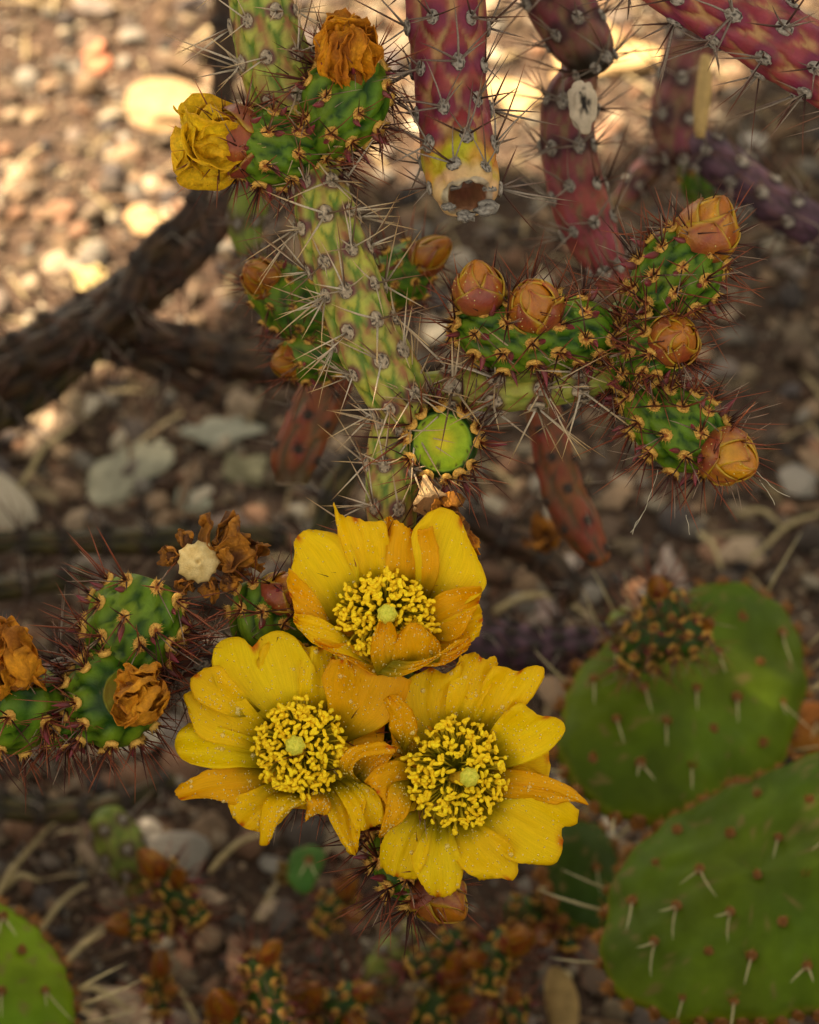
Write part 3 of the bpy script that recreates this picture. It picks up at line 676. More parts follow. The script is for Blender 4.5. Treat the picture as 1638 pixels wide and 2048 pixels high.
def under_petals(parent, zc, cx, cy, r, n, seed):
    """the second whorl, seen in the gaps between the front petals"""
    g = random.Random(seed); out = []
    for k in range(n):
        a = 2 * math.pi * k / n + g.uniform(-.15, .15) + seed; L = r * g.uniform(.86, 1.02); wd = .36
        e = lambda rr, da: (cx + rr * math.cos(a + da), cy - rr * math.sin(a + da))
        out.append(petal(parent, zc, [e(r * .3, .3), e(L * .6, wd), e(L * .86, wd * .86)], [e(r * .3, -.3), e(L * .6, -wd), e(L * .86, -wd * .86)], T=[e(L * .97, wd * .5), e(L * .98, 0), e(L * .96, -wd * .5)],
                         z=(-44, -30, -26), tint=g.uniform(.1, .6), cup=8, seed=seed * 31 + k, nu=22, nv=16))
    return out
def dew(parent, grids, count, seed, big=6):
    g = np.random.default_rng(seed); mb = MB(); v, f = ICO0
    for k in range(count):
        V = grids[g.integers(len(grids))]; i = g.integers(4, V.shape[0] - 2); j = g.integers(1, V.shape[1] - 2)
        p = lerp(lerp(V[i, j], V[i + 1, j], g.random()), V[i, j + 1], g.random() * .5)
        n = unit(np.cross(V[i + 1, j] - V[i, j], V[i, j + 1] - V[i, j])); n = n if n @ (CAM - p) > 0 else -n
        r = g.uniform(1.3, 2.3) if k > big else g.uniform(3.5, 6.5)
        q = v * np.array([1, 1, .62]) * r * PX
        M = np.array(frame_matrix(p + n * 1.6 * PX, n, U))[:3, :3]
        mb.add(q @ M.T + p + n * 1.4 * PX, f, np.ones(3))
    o = link('dew_drops', mb.mesh('dew_drops', grids[0][0, 0]), M_dew, parent, grids[0][0, 0]); o['kind'] = 'stuff'

def stamen_mesh(seed):
    g = random.Random(seed); mb = MB(); L = g.uniform(54, 70) * PX
    ts = np.linspace(0, 1, 5); b = g.uniform(-.12, .12) * L; a = g.uniform(-.12, .12) * L
    W = np.stack([b * ts * ts, a * ts * ts, L * ts], -1)
    tube(mb, W, np.array([2.4, 2.3, 2.1, 1.9, 1.6]) * PX, lerp(c(160, 158, 30)[None], c(232, 206, 50)[None], ts[:, None]), 4, cap=False)
    # pollen-covered anther lying across the tip
    d = unit([g.uniform(-1, 1), g.uniform(-1, 1), g.uniform(-.25, .7)]); s = unit(np.cross(d, [.2, .5, .8])); ln = g.uniform(12, 21) * PX
    tq = np.linspace(-1, 1, 7); cv = g.uniform(-.3, .3) * ln
    Wa = W[-1] + d * (tq * ln / 2)[:, None] + s * (cv * (tq ** 2 - .4))[:, None]
    ra = np.array([1.3, 3.6, 4.3, 3.6, 4.3, 3.8, 1.4]) * g.uniform(.9, 1.15) * PX * (1 + 0.15 * vn(Wa / (3 * PX), seed))
    tube(mb, Wa, ra, c(255, 216, 36) * g.uniform(.92, 1.1), 7)
    m = mb.mesh('stamen'); m.materials.append(M_anther); return m
STAMEN = [stamen_mesh(700 + i) for i in range(14)]
def flower_core(parent, zc, cx, cy, rx, ry, stig, n, seed, style_base=None):
    """cup, stamens and stigma; cx, cy, stig in the enlargement's pixels"""
    g = random.Random(seed); X0, Y0 = Z6((cx, cy)); rx /= 1.8828; ry /= 1.8828
    cols = np.stack([R, U, -F], 1)
    k = 0; pts = []
    while k < n:
        a = k * 2.39996 + g.uniform(-.3, .3); f = math.sqrt((k + .5) / n); f = 0.12 + 0.88 * f ** 0.92
        f = min(1.0, f + g.uniform(-.06, .06)); k += 1
        x = math.cos(a) * f; y = math.sin(a) * f
        tz = zc + 42 - 30 * f ** 2 + g.uniform(-13, 8)
        tip = pt(X0 + x * rx, Y0 - y * ry, tz)
        d = unit(R * (x * 0.75 + g.uniform(-.12, .12)) + U * (y * 0.75 + g.uniform(-.12, .12)) - F * (0.95 - .28 * f))
        m = STAMEN[g.randrange(14)]; s = g.uniform(.85, 1.12)
        pos = tip - d * 62 * s * PX
        place('stamen', m, parent, frame_matrix(pos, d, R * math.cos(a * 7) + U * math.sin(a * 7), s))
    # style and lobed stigma
    sx, sy = Z6(stig); bx, by = Z6(style_base or (cx, cy))
    top = pt(sx, sy, zc + 48); bot = pt(bx, by, zc - 30)
    mb = MB(); W, _ = smooth_path([np.append(bot, 9 * PX), np.append(lerp(bot, top, .5), 13 * PX), np.append(lerp(bot, top, .92), 12 * PX)], n=8); tube(mb, W[:, :3], W[:, 3], c(214, 172, 30), 12)
    dirn = unit(top - bot); v, f = ICO3
    ph = np.arctan2(v[:, 1], v[:, 0]); q = v * np.array([19, 19, 16]) * PX * (1 + 0.06 * np.cos(7 * ph) * np.hypot(v[:, 0], v[:, 1]) + 0.07 * vn(v * 5, seed))[:, None]
    q[:, 2] -= 4 * PX * np.exp(-(np.hypot(v[:, 0], v[:, 1]) / .25) ** 2) * (v[:, 2] > 0)
    M = np.array(frame_matrix(top, lerp(dirn, -F, .5), U))[:3, :3]
    mb.add(q @ M.T + top, f, lerp(c(226, 214, 70)[None], c(200, 200, 56)[None], np.clip(.5 + vn(v * 6, seed + 2), 0, 1)[:, None]))
    link('stigma', mb.mesh('stigma', top), M_stigma, parent, top)
def flower_cup(parent, zc, cx, cy, rx, ry, label, seed):
    X0, Y0 = Z6((cx, cy)); rx /= 1.8828; ry /= 1.8828; mb = MB(); n = 40; rows = []; cols = []
    for i, (k, z) in enumerate([(1.12, -26), (0.98, -30), (0.8, -33), (0.55, -36), (0.3, -38), (0.02, -39), (0.3, -62), (0.6, -58), (0.95, -46), (1.12, -28)]):
        th = np.linspace(0, 2 * np.pi, n, endpoint=False)
        d = fz(zc + z + 0 * th)
        rows.append(np.array([pt(X0 + math.cos(t) * rx * k, Y0 - math.sin(t) * ry * k, zc + z) for t in th])); cols.append(np.broadcast_to(lerp(c(142, 146, 26), c(190, 160, 16), min(1, k)), (n, 3)))
    mb.add(np.concatenate(rows), grid_faces(len(rows), n, True), np.concatenate(cols))
    org = pt(X0, Y0, zc - 50)
    return link('flower', mb.mesh('flower', org), M_petal, parent, org, label)

# ------------------------------------------------------------------ buds
def bud(parent, base, tip, Rb, seed, n=9, yellow=0.4, label=None, name='flower_bud', dewn=60, q=PX, sub=True, tone=1.0, W0=1.0):
    """base, tip: world points; Rb: radius in photo px at the focus plane (q metres per px)"""
    g = random.Random(seed); base = np.asarray(base); tip = np.asarray(tip); A = tip - base; Ln = np.linalg.norm(A); Ad = A / Ln
    x = unit(np.cross(Ad, [.2, .7, .6])); y = np.cross(Ad, x); Rm = Rb * q
    prof = lambda t: Rm * np.clip((np.clip(1 - t, 0, 1) ** 0.72) * (np.clip(t, 0, 1) + 0.16) ** 0.55 / 0.64, 0.01, None)
    tt = np.linspace(0, 1, 16); th = np.linspace(0, 2 * np.pi, 28, endpoint=False)
    V = base + Ad * (tt * Ln)[:, None, None] + 0.95 * prof(tt)[:, None, None] * (np.cos(th)[:, None] * x + np.sin(th)[:, None] * y)[None]
    mb = MB(); mb.add(V.reshape(-1, 3), grid_faces(16, 28, True) + [tuple(range(27, -1, -1)), tuple(15 * 28 + k for k in range(28))], c(170, 104, 20) * tone)
    ob = link(name, mb.mesh(name, base), M_bud, parent, base, label)
    grids = []
    for i in range(n):
        l = i / max(1, n - 1); ph = i * 2.39996 + g.uniform(-.2, .2) + seed
        t0 = 0.0 + 0.12 * l; t1 = min(1.0, 0.50 + 0.62 * l ** .8 + g.uniform(-.06, .06)); W = math.radians(g.uniform(58, 80)) * W0
        u = np.linspace(0, 1, 15)[:, None]; v = np.linspace(-1, 1, 13)[None]
        t = t0 + (t1 - t0) * u
        w = W * np.clip(1 - u ** 2.0, 0.0, 1) ** 0.62 * (0.72 + 0.28 * np.sin(np.pi * np.clip(u, 0, 1)))
        an = ph + v * w
        lay = (1 - l)
        rad = prof(t) + Rm * (0.02 + 0.17 * lay) * np.sin(np.pi * np.clip(u * 0.75 + .08, 0, 1)) + Rm * 0.045 * (np.abs(v) ** 3) * u + Rm * 0.04 * np.exp(-(v / .18) ** 2) * u + Rm * .10 * lay * u ** 4 * (1 - l)
        uv3 = np.stack([u * 2 + 0 * v, v * 1.6 + 0 * u, 0 * u * v + i], -1)
        rad = rad + Rm * 0.022 * vn(uv3 * 1.8, seed)
        Vp = base + Ad * (t * Ln)[..., None] + rad[..., None] * (np.cos(an)[..., None] * x + np.sin(an)[..., None] * y)
        k = yellow * np.clip(0.2 + l + 0.9 * vn(uv3 * np.array([.8, 2.4, 1]), seed + 3), 0, 1)
        cen = lerp(c(142, 64, 30), c(200, 142, 14), k[..., None])
        cen = lerp(cen, c(118, 54, 46), (np.clip(lay - .2 + .6 * vn(uv3 * 1.1, seed + 8), 0, .8) * (1 - yellow * .6))[..., None])
        mar = sstep(.74, .99, np.abs(v) + .12 * vn(uv3 * 3, seed + 5) + 0 * u) * sstep(.05, .35, u)
        col = lerp(cen, c(178, 150, 22), (mar * .75)[..., None])
        col = lerp(col, c(140, 52, 26), (sstep(.88, 1, u + 0 * v) * .7)[..., None])
        col = col * tone
        mb = MB(); org = Vp[7, 6]
        mb.add(Vp.reshape(-1, 3), grid_faces(15, 13, False), col.reshape(-1, 3))
        if sub:
            o = link('bud_scale', mb.mesh('bud_scale', org), M_bud, ob, org)
        else:
            o = link('bud_scale', mb.mesh('bud_scale', org), M_bud, ob, org)
        so = o.modifiers.new('thickness', 'SOLIDIFY'); so.thickness = 3.4 * q; so.offset = -1
        grids.append(Vp)
    if dewn: 
        g2 = np.random.default_rng(seed); mb = MB(); v, f = ICO0
        for k in range(dewn):
            V_ = grids[g2.integers(len(grids))]; i = g2.integers(1, 13); j = g2.integers(1, 11); p = V_[i, j]
            nrm = unit(p - base - Ad * ((p - base) @ Ad)); 
            if nrm @ unit(CAM - p) < 0: continue
            mb.add(v * g2.uniform(.9, 1.9) * q + p + nrm * .6 * q, f, np.ones(3))
        o = link('dew_drops', mb.mesh('dew_drops', base), M_dew, ob, base); o['kind'] = 'stuff'
    return ob

# ------------------------------------------------------------------ withered flowers
def crumple(parent, name, base, axis, L, n, seed, pal, spread=(20, 75), curl=(-70, -10), width=.55, amp=.16, sub_name='withered_petal', core=True, label=None, q=PX, corecol=None):
    """a ball of shrivelled petals; L in photo px; parent None makes the core the thing itself"""
    g = random.Random(seed); base = np.asarray(base, float); ax_ = unit(axis); x = unit(np.cross(ax_, [.3, .6, .7])); y = np.cross(ax_, x); Lm = L * q
    v, f = ICO3; qv = v * np.array([.30, .30, .34]) * Lm; qv = qv * (1 + .3 * vn(v * 2.5, seed) + .15 * vn(v * 6, seed + 1))[:, None]
    M = np.array(frame_matrix(base, ax_, U))[:3, :3]; mb = MB()
    mb.add(qv @ M.T + base + ax_ * Lm * .30, f, (corecol if corecol is not None else pal[0] * .8))
    o = link(name, mb.mesh(name, base), M_dry, parent, base, label)
    for i in range(n):
        ph = i * 2.39996 + g.uniform(-.4, .4); a0 = math.radians(g.uniform(*spread)); a1 = math.radians(g.uniform(*curl))
        nu, nv = 20, 15; u = np.linspace(0, 1, nu); v_ = np.linspace(-1, 1, nv)
        rad = math.cos(ph) * x + math.sin(ph) * y; tan = np.cross(ax_, rad)
        ang = lerp(a0, a1, u ** 1.2); dirs = np.cos(ang)[:, None] * ax_ + np.sin(ang)[:, None] * rad
        ll = Lm * g.uniform(.75, 1.1); C = base + ax_ * Lm * .06 + np.concatenate([[[0, 0, 0]], np.cumsum(dirs[:-1] * ll / nu, 0)])
        w = Lm * width * g.uniform(.6, 1.1) * (0.35 + .65 * np.sin(np.pi * (0.12 + .72 * u)))
        nn = np.cross(dirs, tan)
        wr = g.uniform(-.7, .9)
        V = C[:, None] + tan * (w[:, None] * v_)[..., None] * .5 + nn[:, None] * (w[:, None] * wr * (v_ ** 2) * .4)[..., None]
        V = V + Lm * amp * vnv(V / (Lm * .34), seed + i) + Lm * amp * .45 * vnv(V / (Lm * .13), seed + 50 + i) + Lm * .02 * vnv(V / (Lm * .05), seed + 90)
        k = np.clip(.5 + .9 * vn(V / (Lm * .3), seed + 3) + .4 * vn(V / (Lm * .09), seed + 4), 0, 1)
        col = lerp(pal[0], pal[1], k[..., None]); e = sstep(.75, 1, np.abs(v_))[None] * np.ones((nu, 1)); col = lerp(col, pal[2], (e * .6)[..., None])
        mb = MB(); org = V[nu // 2, nv // 2]; mb.add(V.reshape(-1, 3), grid_faces(nu, nv, False), col.reshape(-1, 3))
        oo = link(sub_name, mb.mesh(sub_name, org), M_dry, o, org)
        so = oo.modifiers.new('thickness', 'SOLIDIFY'); so.thickness = 2.0 * q; so.offset = 0
    return o
ORANGE = [c(150, 84, 12), c(226, 154, 18), c(206, 122, 16)]
BROWN = [c(98, 58, 26), c(190, 124, 34), c(160, 98, 30)]

# ------------------------------------------------------------------ prickly pear pads
def pad_areole(seed, ns, lens, dirs):
    g = random.Random(seed); mb = MB(); v, f = ICO2
    q = v * np.array([10, 11, 5]) * PX * (1 + .25 * vn(v * 3, seed))[:, None]
    mb.add(q, f, lerp(c(96, 58, 24)[None], c(150, 100, 44)[None], np.clip(.5 + vn(v * 5, seed + 1), 0, 1)[:, None]))
    for k in range(26):
        d = unit([g.uniform(-1, 1), g.uniform(-1, 1), g.uniform(.5, 1.4)]); b = np.array([g.uniform(-6, 6), g.uniform(-6, 6), 2]) * PX
        cone(mb, b, b + d * g.uniform(8, 15) * PX, .9 * PX, c(140, 88, 30), c(170, 112, 40), n=3)
    for k in range(ns):
        d = unit(np.array(dirs[k % len(dirs)]) + np.array([g.uniform(-.25, .25), g.uniform(-.25, .25), g.uniform(-.1, .2)]))
        cone(mb, d * 3 * PX, d * g.uniform(*lens) * PX, g.uniform(1.6, 2.4) * PX, c(176, 160, 120), c(196, 184, 146), n=5, bend=g.uniform(-.04, .04))
    m = mb.mesh('areole_pad'); m.materials.append(M_areole); return m
PADA = [pad_areole(800 + i, i % 3, (70, 140), [(0.15, -1, .42), (-.35, -.7, .7)]) for i in range(9)]
PADR = [pad_areole(830 + i, 1 if i % 3 == 0 else 0, (60, 130), [(0, .5, 1), (.5, .2, 1), (-.5, .2, 1)]) for i in range(6)]
def pad(parent, outline, d0, gx, gy, T, seed, label=None, spacing=94, cols=None, rim=True, name='pad'):
    """a flat joint: outline in photo px, depth d0 at its centre changing by gx, gy metres per px, half thickness T px"""
    g = random.Random(seed); A = np.asarray(outline, float); cx, cy = A.mean(0); q = d0 / K
    Ac = resample(np.concatenate([A, A[:3]]), 400); per = np.arctan2(Ac[:, 1] - cy, Ac[:, 0] - cx); rr = np.hypot(Ac[:, 0] - cx, Ac[:, 1] - cy)
    o_ = np.argsort(per); n = 176; th = np.linspace(-np.pi, np.pi, n, endpoint=False); ro = np.interp(th, per[o_], rr[o_], period=2 * np.pi) * (1 + .012 * np.cos(th * 19 + seed) + .010 * np.sin(th * 11 + seed))
    def mid(X, Y):
        d = d0 + gx * (X - cx) + gy * (Y - cy); d = d[..., None]
        return CAM + F * d + R * ((X[..., None] - 819) / K * d) - U * ((Y[..., None] - 1024) / K * d)
    a = mid(np.array([cx]), np.array([cy]))[0]; bx = mid(np.array([cx + 10.]), np.array([cy]))[0] - a; by = mid(np.array([cx]), np.array([cy - 10.]))[0] - a
    nrm = unit(np.cross(bx, by)); nrm = nrm if nrm @ (CAM - a) > 0 else -nrm
    rho = np.array([.002, .1, .2, .3, .4, .45, .5, .55, .6, .64, .68, .72, .76, .80, .84, .87, .9, .93, .955, .98, 1.0]); rings = []
    for k in list(rho) + list(rho[::-1][1:]):
        front = len(rings) < len(rho); t = T * q * (max(0, 1 - k ** 3.2)) ** .55
        X_ = cx + ro * k * np.cos(th); Y_ = cy + ro * k * np.sin(th); m = mid(X_, Y_)
        bumpy = (0.16 * T * q * vn(m / (80 * q), seed) + .05 * T * q * vn(m / (26 * q), seed + 1)) * (k < .97)
        rings.append(m + nrm * ((t + bumpy) if front else (-t + 0 * bumpy))[..., None])
    V = np.stack(rings); c0, c1 = cols or (c(66, 84, 6), c(82, 100, 10))
    k = np.clip(.5 + .7 * vn(V / (150 * q), seed + 2) + .4 * vn(V / (40 * q), seed + 5), 0, 1); col = lerp(c0, c1, k[..., None])
    col = lerp(col, c(112, 92, 54), (sstep(.50, .66, vn(V / (16 * q), seed + 8) + .35 * vn(V / (70 * q), seed + 9)) * .6)[..., None])
    rimk = np.zeros(len(rings)); rimk[19:24] = 1; col = lerp(col, c(136, 136, 30), (rimk * .3)[:, None, None])
    mb = MB(); mb.add(V.reshape(-1, 3), grid_faces(len(rings), n, True), col.reshape(-1, 3))
    o = link(name, mb.mesh(name, a), M_pad, parent, a, label)
    s = d0 / D0; sp = spacing; rows = int(rr.max() * 2 / (sp * .82)) + 2; up = unit(by)
    for i in range(-rows, rows):
        for j in range(-rows, rows):
            X_ = cx + (j + .5 * (i % 2)) * sp + g.uniform(-9, 9); Y_ = cy + i * sp * .82 + g.uniform(-9, 9) + .12 * (X_ - cx)
            t_ = math.atan2(Y_ - cy, X_ - cx); k = math.hypot(X_ - cx, Y_ - cy) / float(np.interp(t_, th, ro, period=2 * np.pi))
            if k > .9 or not (-80 < X_ < 1720 and -80 < Y_ < 2140): continue
            p = mid(np.array([X_]), np.array([Y_]))[0] + nrm * (T * q * (1 - k ** 3.2) ** .55)
            place('areole', PADA[g.randrange(9)], o, frame_matrix(p, nrm, up, s * g.uniform(.85, 1.15)))
    if rim:
        per_ = np.sum(np.hypot(*(np.diff(Ac, axis=0).T))); m_ = int(per_ / (sp * .5))
        for k in range(m_):
            t_ = -np.pi + 2 * np.pi * k / m_; r_ = float(np.interp(t_, th, ro, period=2 * np.pi)); X_ = cx + r_ * math.cos(t_); Y_ = cy + r_ * math.sin(t_)
            if not (-80 < X_ < 1720 and -80 < Y_ < 2140): continue
            p = mid(np.array([X_]), np.array([Y_]))[0]; out_ = unit(p - a)
            place('areole', PADR[g.randrange(6)], o, frame_matrix(p, unit(out_ + nrm * .35), nrm, s * g.uniform(1.1, 1.7)))
    return o
# ================================================================== backdrop plants, far to near
def S(lst, d): return [(a, b, d, r) for a, b, r in lst]
def plain(name, label, cat, path, pal, d=None, **kw):
    """one stem standing alone: a thing with its stem and areoles"""
    path = S(path, d) if d else path
    t = thing(name, label, cat, P(path[0][0], path[0][1], path[0][2]))
    k = dict(step=11, n=36, m=6, row=70, H=.16); scale = (d or path[0][2]) / D0 * kw.pop('asc', .8); kinds = kw.pop('kinds', OLDD if pal in ('brown', 'olive', 'purple', 'rust') else OLDR); lf = kw.pop('leaf', 0); k.update(kw)
    if pal == 'olive': k.update(m=6, row=84, twist=.5, H=.26); path = [(a, b, e, r * (.62 + .16 * math.sin(3 * i + a))) for i, (a, b, e, r) in enumerate(path)]
    if pal == 'rust': k.update(twist=.3); scale *= .6
    if pal == 'brown': k.update(twist=.3, H=.26, row=84)
    o, ars = stem('stem', t, path, pal, **k);  put_areoles(o, ars, kinds, scale, lf, view=-.25)
    return t
plain('cholla_cactus', 'dark brown stem crossing the gravel diagonally from the edge', 'cactus stem', [(-140, 812, 50), (20, 735, 50), (180, 645, 48), (300, 560, 44), (410, 455, 38), (455, 380, 30)], 'brown', 1.18, seed=11)
plain('cholla_cactus', 'dark brown stem running level behind the two blurred buds', 'cactus stem', [(150, 655, 34), (320, 680, 36), (460, 715, 36), (600, 742, 32)], 'brown', 1.22, seed=12)
plain('cholla_cactus', 'shorter dark stem below the diagonal one at the edge', 'cactus stem', [(-120, 900, 34), (0, 835, 36), (90, 770, 38), (185, 705, 36)], 'olive', 1.20, seed=13)
plain('cholla_cactus', 'thin dark stem upright behind the yellow-green top stem', 'cactus stem', [(446, -120, 20), (452, 60, 22), (446, 200, 20), (462, 330, 18)], 'brown', 1.28, seed=14)
plain('cholla_cactus', 'olive blurred stem hanging under the withered yellow flower', 'cactus stem', [(520, 330, 32), (500, 400, 34), (490, 460, 30), (510, 520, 22)], 'lime', 1.02, seed=15, asc=.6)
plain('cholla_cactus', 'long dark olive stem lying level above the spent flowers', 'cactus stem', [(-120, 1082, 34), (120, 1086, 36), (330, 1080, 36), (560, 1072, 34)], 'olive', 1.2, seed=16)
plain('cholla_cactus', 'blurred mossy stem lying below the dark olive one', 'cactus stem', [(-100, 1190, 40), (40, 1172, 40), (170, 1150, 32)], 'olive', 1.24, seed=17)
plain('cholla_cactus', 'olive stem leaning behind the main stem above the top flower', 'cactus stem', [(700, 930, 30), (665, 990, 32), (640, 1050, 30), (600, 1110, 24)], 'olive', 1.06, seed=18)
plain('cholla_cactus', 'rust coloured hanging stem with a dark withered tip', 'cactus stem', [(668, 740, 38.6), (640, 800, 42.0), (608, 870, 43.7), (586, 930, 42.0), (584, 965, 33.6)], 'rust', .97, seed=19, end='hollow', H=.2)
plain('cholla_cactus', 'slim rust brown stem hanging below the bud-bearing arm', 'cactus stem', [(1082, 800, 30.2), (1105, 900, 33.6), (1128, 990, 37.0), (1165, 1060, 35.3), (1196, 1112, 23.5)], 'rust', .98, seed=20, H=.22, m=5)
plain('cholla_cactus', 'dull brown stem fallen on the gravel beside the rust brown one', 'cactus stem', [(940, 1030, 26), (1010, 1075, 30), (1080, 1110, 30), (1140, 1190, 24)], 'brown', 1.2, seed=21)
plain('cholla_cactus', 'purple-grey stem lying level beneath the three flowers', 'cactus stem', [(820, 1275, 40), (960, 1286, 42), (1120, 1302, 43), (1290, 1300, 40)], 'purple', 1.1, seed=22, row=48, H=.2, m=8)
plain('cholla_cactus', 'thin dark twisted stem forking up from the dark diagonal one', 'cactus stem', [(190, 660, 22), (250, 600, 24), (300, 500, 22), (380, 430, 20), (420, 330, 14)], 'brown', 1.15, seed=37)
plain('cholla_cactus', 'thin dark dead stem crossing below the two blurred buds', 'cactus stem', [(90, 690, 20), (220, 700, 22), (330, 740, 20), (430, 800, 14)], 'brown', 1.22, seed=38)
# forked stem at the far side
t = thing('cholla_cactus', 'forked dark plum stem, one arm running off to the edge', 'cactus stem', P(1400, -120, 1.06))
o, a = stem('stem', t, S([(1440, -600, 44), (1420, -340, 44), (1400, -120, 39.6), (1392, 40, 43.0), (1366, 150, 44.7), (1352, 240, 44.7), (1362, 300, 37.8)], 1.06), 'plum', n=36, step=11, seed=23, H=.17, m=6, row=80); put_areoles(o, a, OLDR, 1.0, view=-.2)
o, a = stem('stem', t, S([(1375, 285, 34.4), (1440, 325, 40.4), (1530, 395, 39.6), (1630, 455, 38.7), (1760, 540, 38.7)], 1.06), 'purple', n=36, step=11, seed=24, H=.17, m=6, row=70); put_areoles(o, a, OLDR, 1.0, view=-.2)
o, a = stem('stem', t, S([(1352, 280, 26), (1320, 315, 27), (1275, 360, 26), (1240, 405, 20)], 1.08), 'plum', n=28, step=11, seed=25, m=5, row=70); put_areoles(o, a, OLDR, .8, view=-.2)
o, a = stem('young_joint', t, S([(1375, 300, 22), (1392, 350, 34), (1412, 400, 30)], 1.09), 'green', n=28, step=9, seed=26, label='bright green young joint'); put_areoles(o, a, YOUNG, .6, view=-.2)
# strip of dry tan skin on the forked stem
mb = MB(); W, _ = smooth_path([np.append(P(x, y, 1.012), r * 1.06 / K) for x, y, r in [(1412, 110, 9), (1408, 170, 15), (1402, 230, 14), (1400, 275, 9)]], n=12); tube(mb, W[:, :3], W[:, 3], c(176, 146, 92), 10)
link('bark_strip', mb.mesh('bark_strip', W[5, :3]), M_straw, t, W[5, :3], 'tan peeling strip')

# prickly pears
pp = thing('prickly_pear', 'big blue-green prickly pear with overlapping pads beside the flowers', 'cactus', P(1450, 2100, 1.12))
pad(pp, [(1118, 1430), (1150, 1350), (1235, 1270), (1335, 1200), (1440, 1168), (1530, 1190), (1590, 1260), (1612, 1340), (1600, 1430), (1560, 1530), (1480, 1610), (1370, 1650), (1250, 1640), (1150, 1580), (1112, 1500)], 1.08, 0.00004, -0.00012, 62, 901, 'rear pad dotted with pale spines')
pad(pp, [(1202, 1900), (1212, 1810), (1252, 1722), (1330, 1650), (1425, 1597), (1540, 1548), (1650, 1506), (1770, 1490), (1880, 1560), (1910, 1720), (1860, 1880), (1760, 1990), (1600, 2035), (1450, 2050), (1310, 2030), (1225, 1980)], 1.0, -0.00006, -0.00012, 66, 902, 'front pad, largest and brightest', spacing=100)
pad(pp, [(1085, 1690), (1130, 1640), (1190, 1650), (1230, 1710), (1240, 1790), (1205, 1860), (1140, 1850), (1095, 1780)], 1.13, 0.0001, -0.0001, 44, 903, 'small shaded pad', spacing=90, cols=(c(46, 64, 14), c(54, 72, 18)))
pad(pp, [(1560, 1420), (1610, 1405), (1680, 1420), (1700, 1480), (1640, 1510), (1580, 1490)], 1.17, 0, -0.0001, 26, 905, 'small dried orange pad', spacing=120, cols=(c(150, 92, 32), c(130, 80, 30)), rim=False)
pp2 = thing('prickly_pear', 'bright green prickly pear pad rising at the near corner', 'cactus', P(20, 2120, 1.02))
pad(pp2, [(-200, 1930), (-150, 1830), (-60, 1790), (30, 1825), (90, 1880), (135, 1960), (150, 2050), (130, 2140), (50, 2230), (-80, 2240), (-180, 2120)], 1.02, 0.00006, -0.0001, 56, 906, None, cols=(c(92, 118, 12), c(106, 130, 16)))

# small budding chollas low down and far back
def sprig(label, d, joints, buds, seed, pal='green', q_=None, asc=.62, leaf=.35):
    if d > .95: pal = 'green_shaded'; asc = .68; joints = [[(x, y, r * .78) for x, y, r in jp] for jp in joints]; buds = [(a, b_, e, f, z, r * .74) for a, b_, e, f, z, r in buds]  # far joints take the darker green that has their shade in its colour
    if d > 1.06:
        gg = random.Random(seed); an = math.radians(gg.choice([-1, 1]) * gg.uniform(18, 48)); ks = gg.uniform(.8, 1.12); bx_ = np.mean([b_[0] for b_ in buds]); by_ = np.mean([b_[1] for b_ in buds])
        tr = lambda x, y: (bx_ + ks * ((x - bx_) * math.cos(an) - (y - by_) * math.sin(an)), by_ + ks * ((x - bx_) * math.sin(an) + (y - by_) * math.cos(an)))
        joints = [[(*tr(x, y), r * ks * gg.uniform(.9, 1.1)) for x, y, r in jp] for jp in joints]; buds = [(*tr(a, b_), *tr(e, f), z, r * ks) for a, b_, e, f, z, r in buds]
        jp = joints[0]; x, y, r = jp[len(jp) // 2]; a2 = gg.uniform(0, 6.28); buds.append((x + r * .6 * math.cos(a2), y + r * .6 * math.sin(a2), x + r * 1.9 * math.cos(a2), y + r * 1.9 * math.sin(a2), .02, r * .62))
    q = d / K
    x0, y0, _ = joints[0][0]; t = thing('cholla_cactus', label, 'cactus', P(x0, y0, d), 'small budding chollas around the flowers')
    o0 = None
    for k, jp in enumerate(joints):
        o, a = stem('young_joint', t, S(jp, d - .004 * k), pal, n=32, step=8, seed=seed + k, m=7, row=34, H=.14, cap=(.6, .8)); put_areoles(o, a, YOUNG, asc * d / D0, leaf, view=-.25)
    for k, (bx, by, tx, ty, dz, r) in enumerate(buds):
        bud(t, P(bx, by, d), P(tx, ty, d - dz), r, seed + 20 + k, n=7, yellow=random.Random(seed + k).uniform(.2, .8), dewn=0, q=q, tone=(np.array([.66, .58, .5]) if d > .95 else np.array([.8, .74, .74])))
    return t
BK = 'blurred cholla joint with '
sprig(BK + 'two brown buds behind the main stem', .885, [[(690, 660, 30), (640, 640, 58), (580, 600, 62), (545, 575, 52)], [(700, 690, 34), (650, 700, 58), (610, 715, 52)]], [(548, 572, 490, 535, .012, 44), (620, 716, 545, 730, .012, 46)], 1000)
sprig(BK + 'a yellow bud peeping between main stem and bud cluster', .90, [[(760, 600, 30), (785, 570, 50), (810, 545, 54), (830, 530, 46)]], [(826, 535, 900, 480, .012, 40)], 1010)
sprig('dark green budding joint at the end of the purple-grey stem', 1.05, [[(1270, 1320, 40), (1300, 1280, 64), (1330, 1230, 60), (1325, 1200, 46)], [(1330, 1290, 34), (1370, 1275, 46), (1395, 1265, 36)]], [(1322, 1205, 1310, 1150, .01, 34), (1395, 1264, 1425, 1240, .012, 26)], 1020)
sprig(BK + 'two reddish buds nearest the lower corner pad', 1.1, [[(360, 1880, 30), (352, 1820, 40), (345, 1770, 40)], [(300, 1860, 26), (270, 1840, 34), (250, 1825, 30)]], [(345, 1775, 335, 1702, .012, 40), (252, 1826, 196, 1800, .012, 36)], 1030)
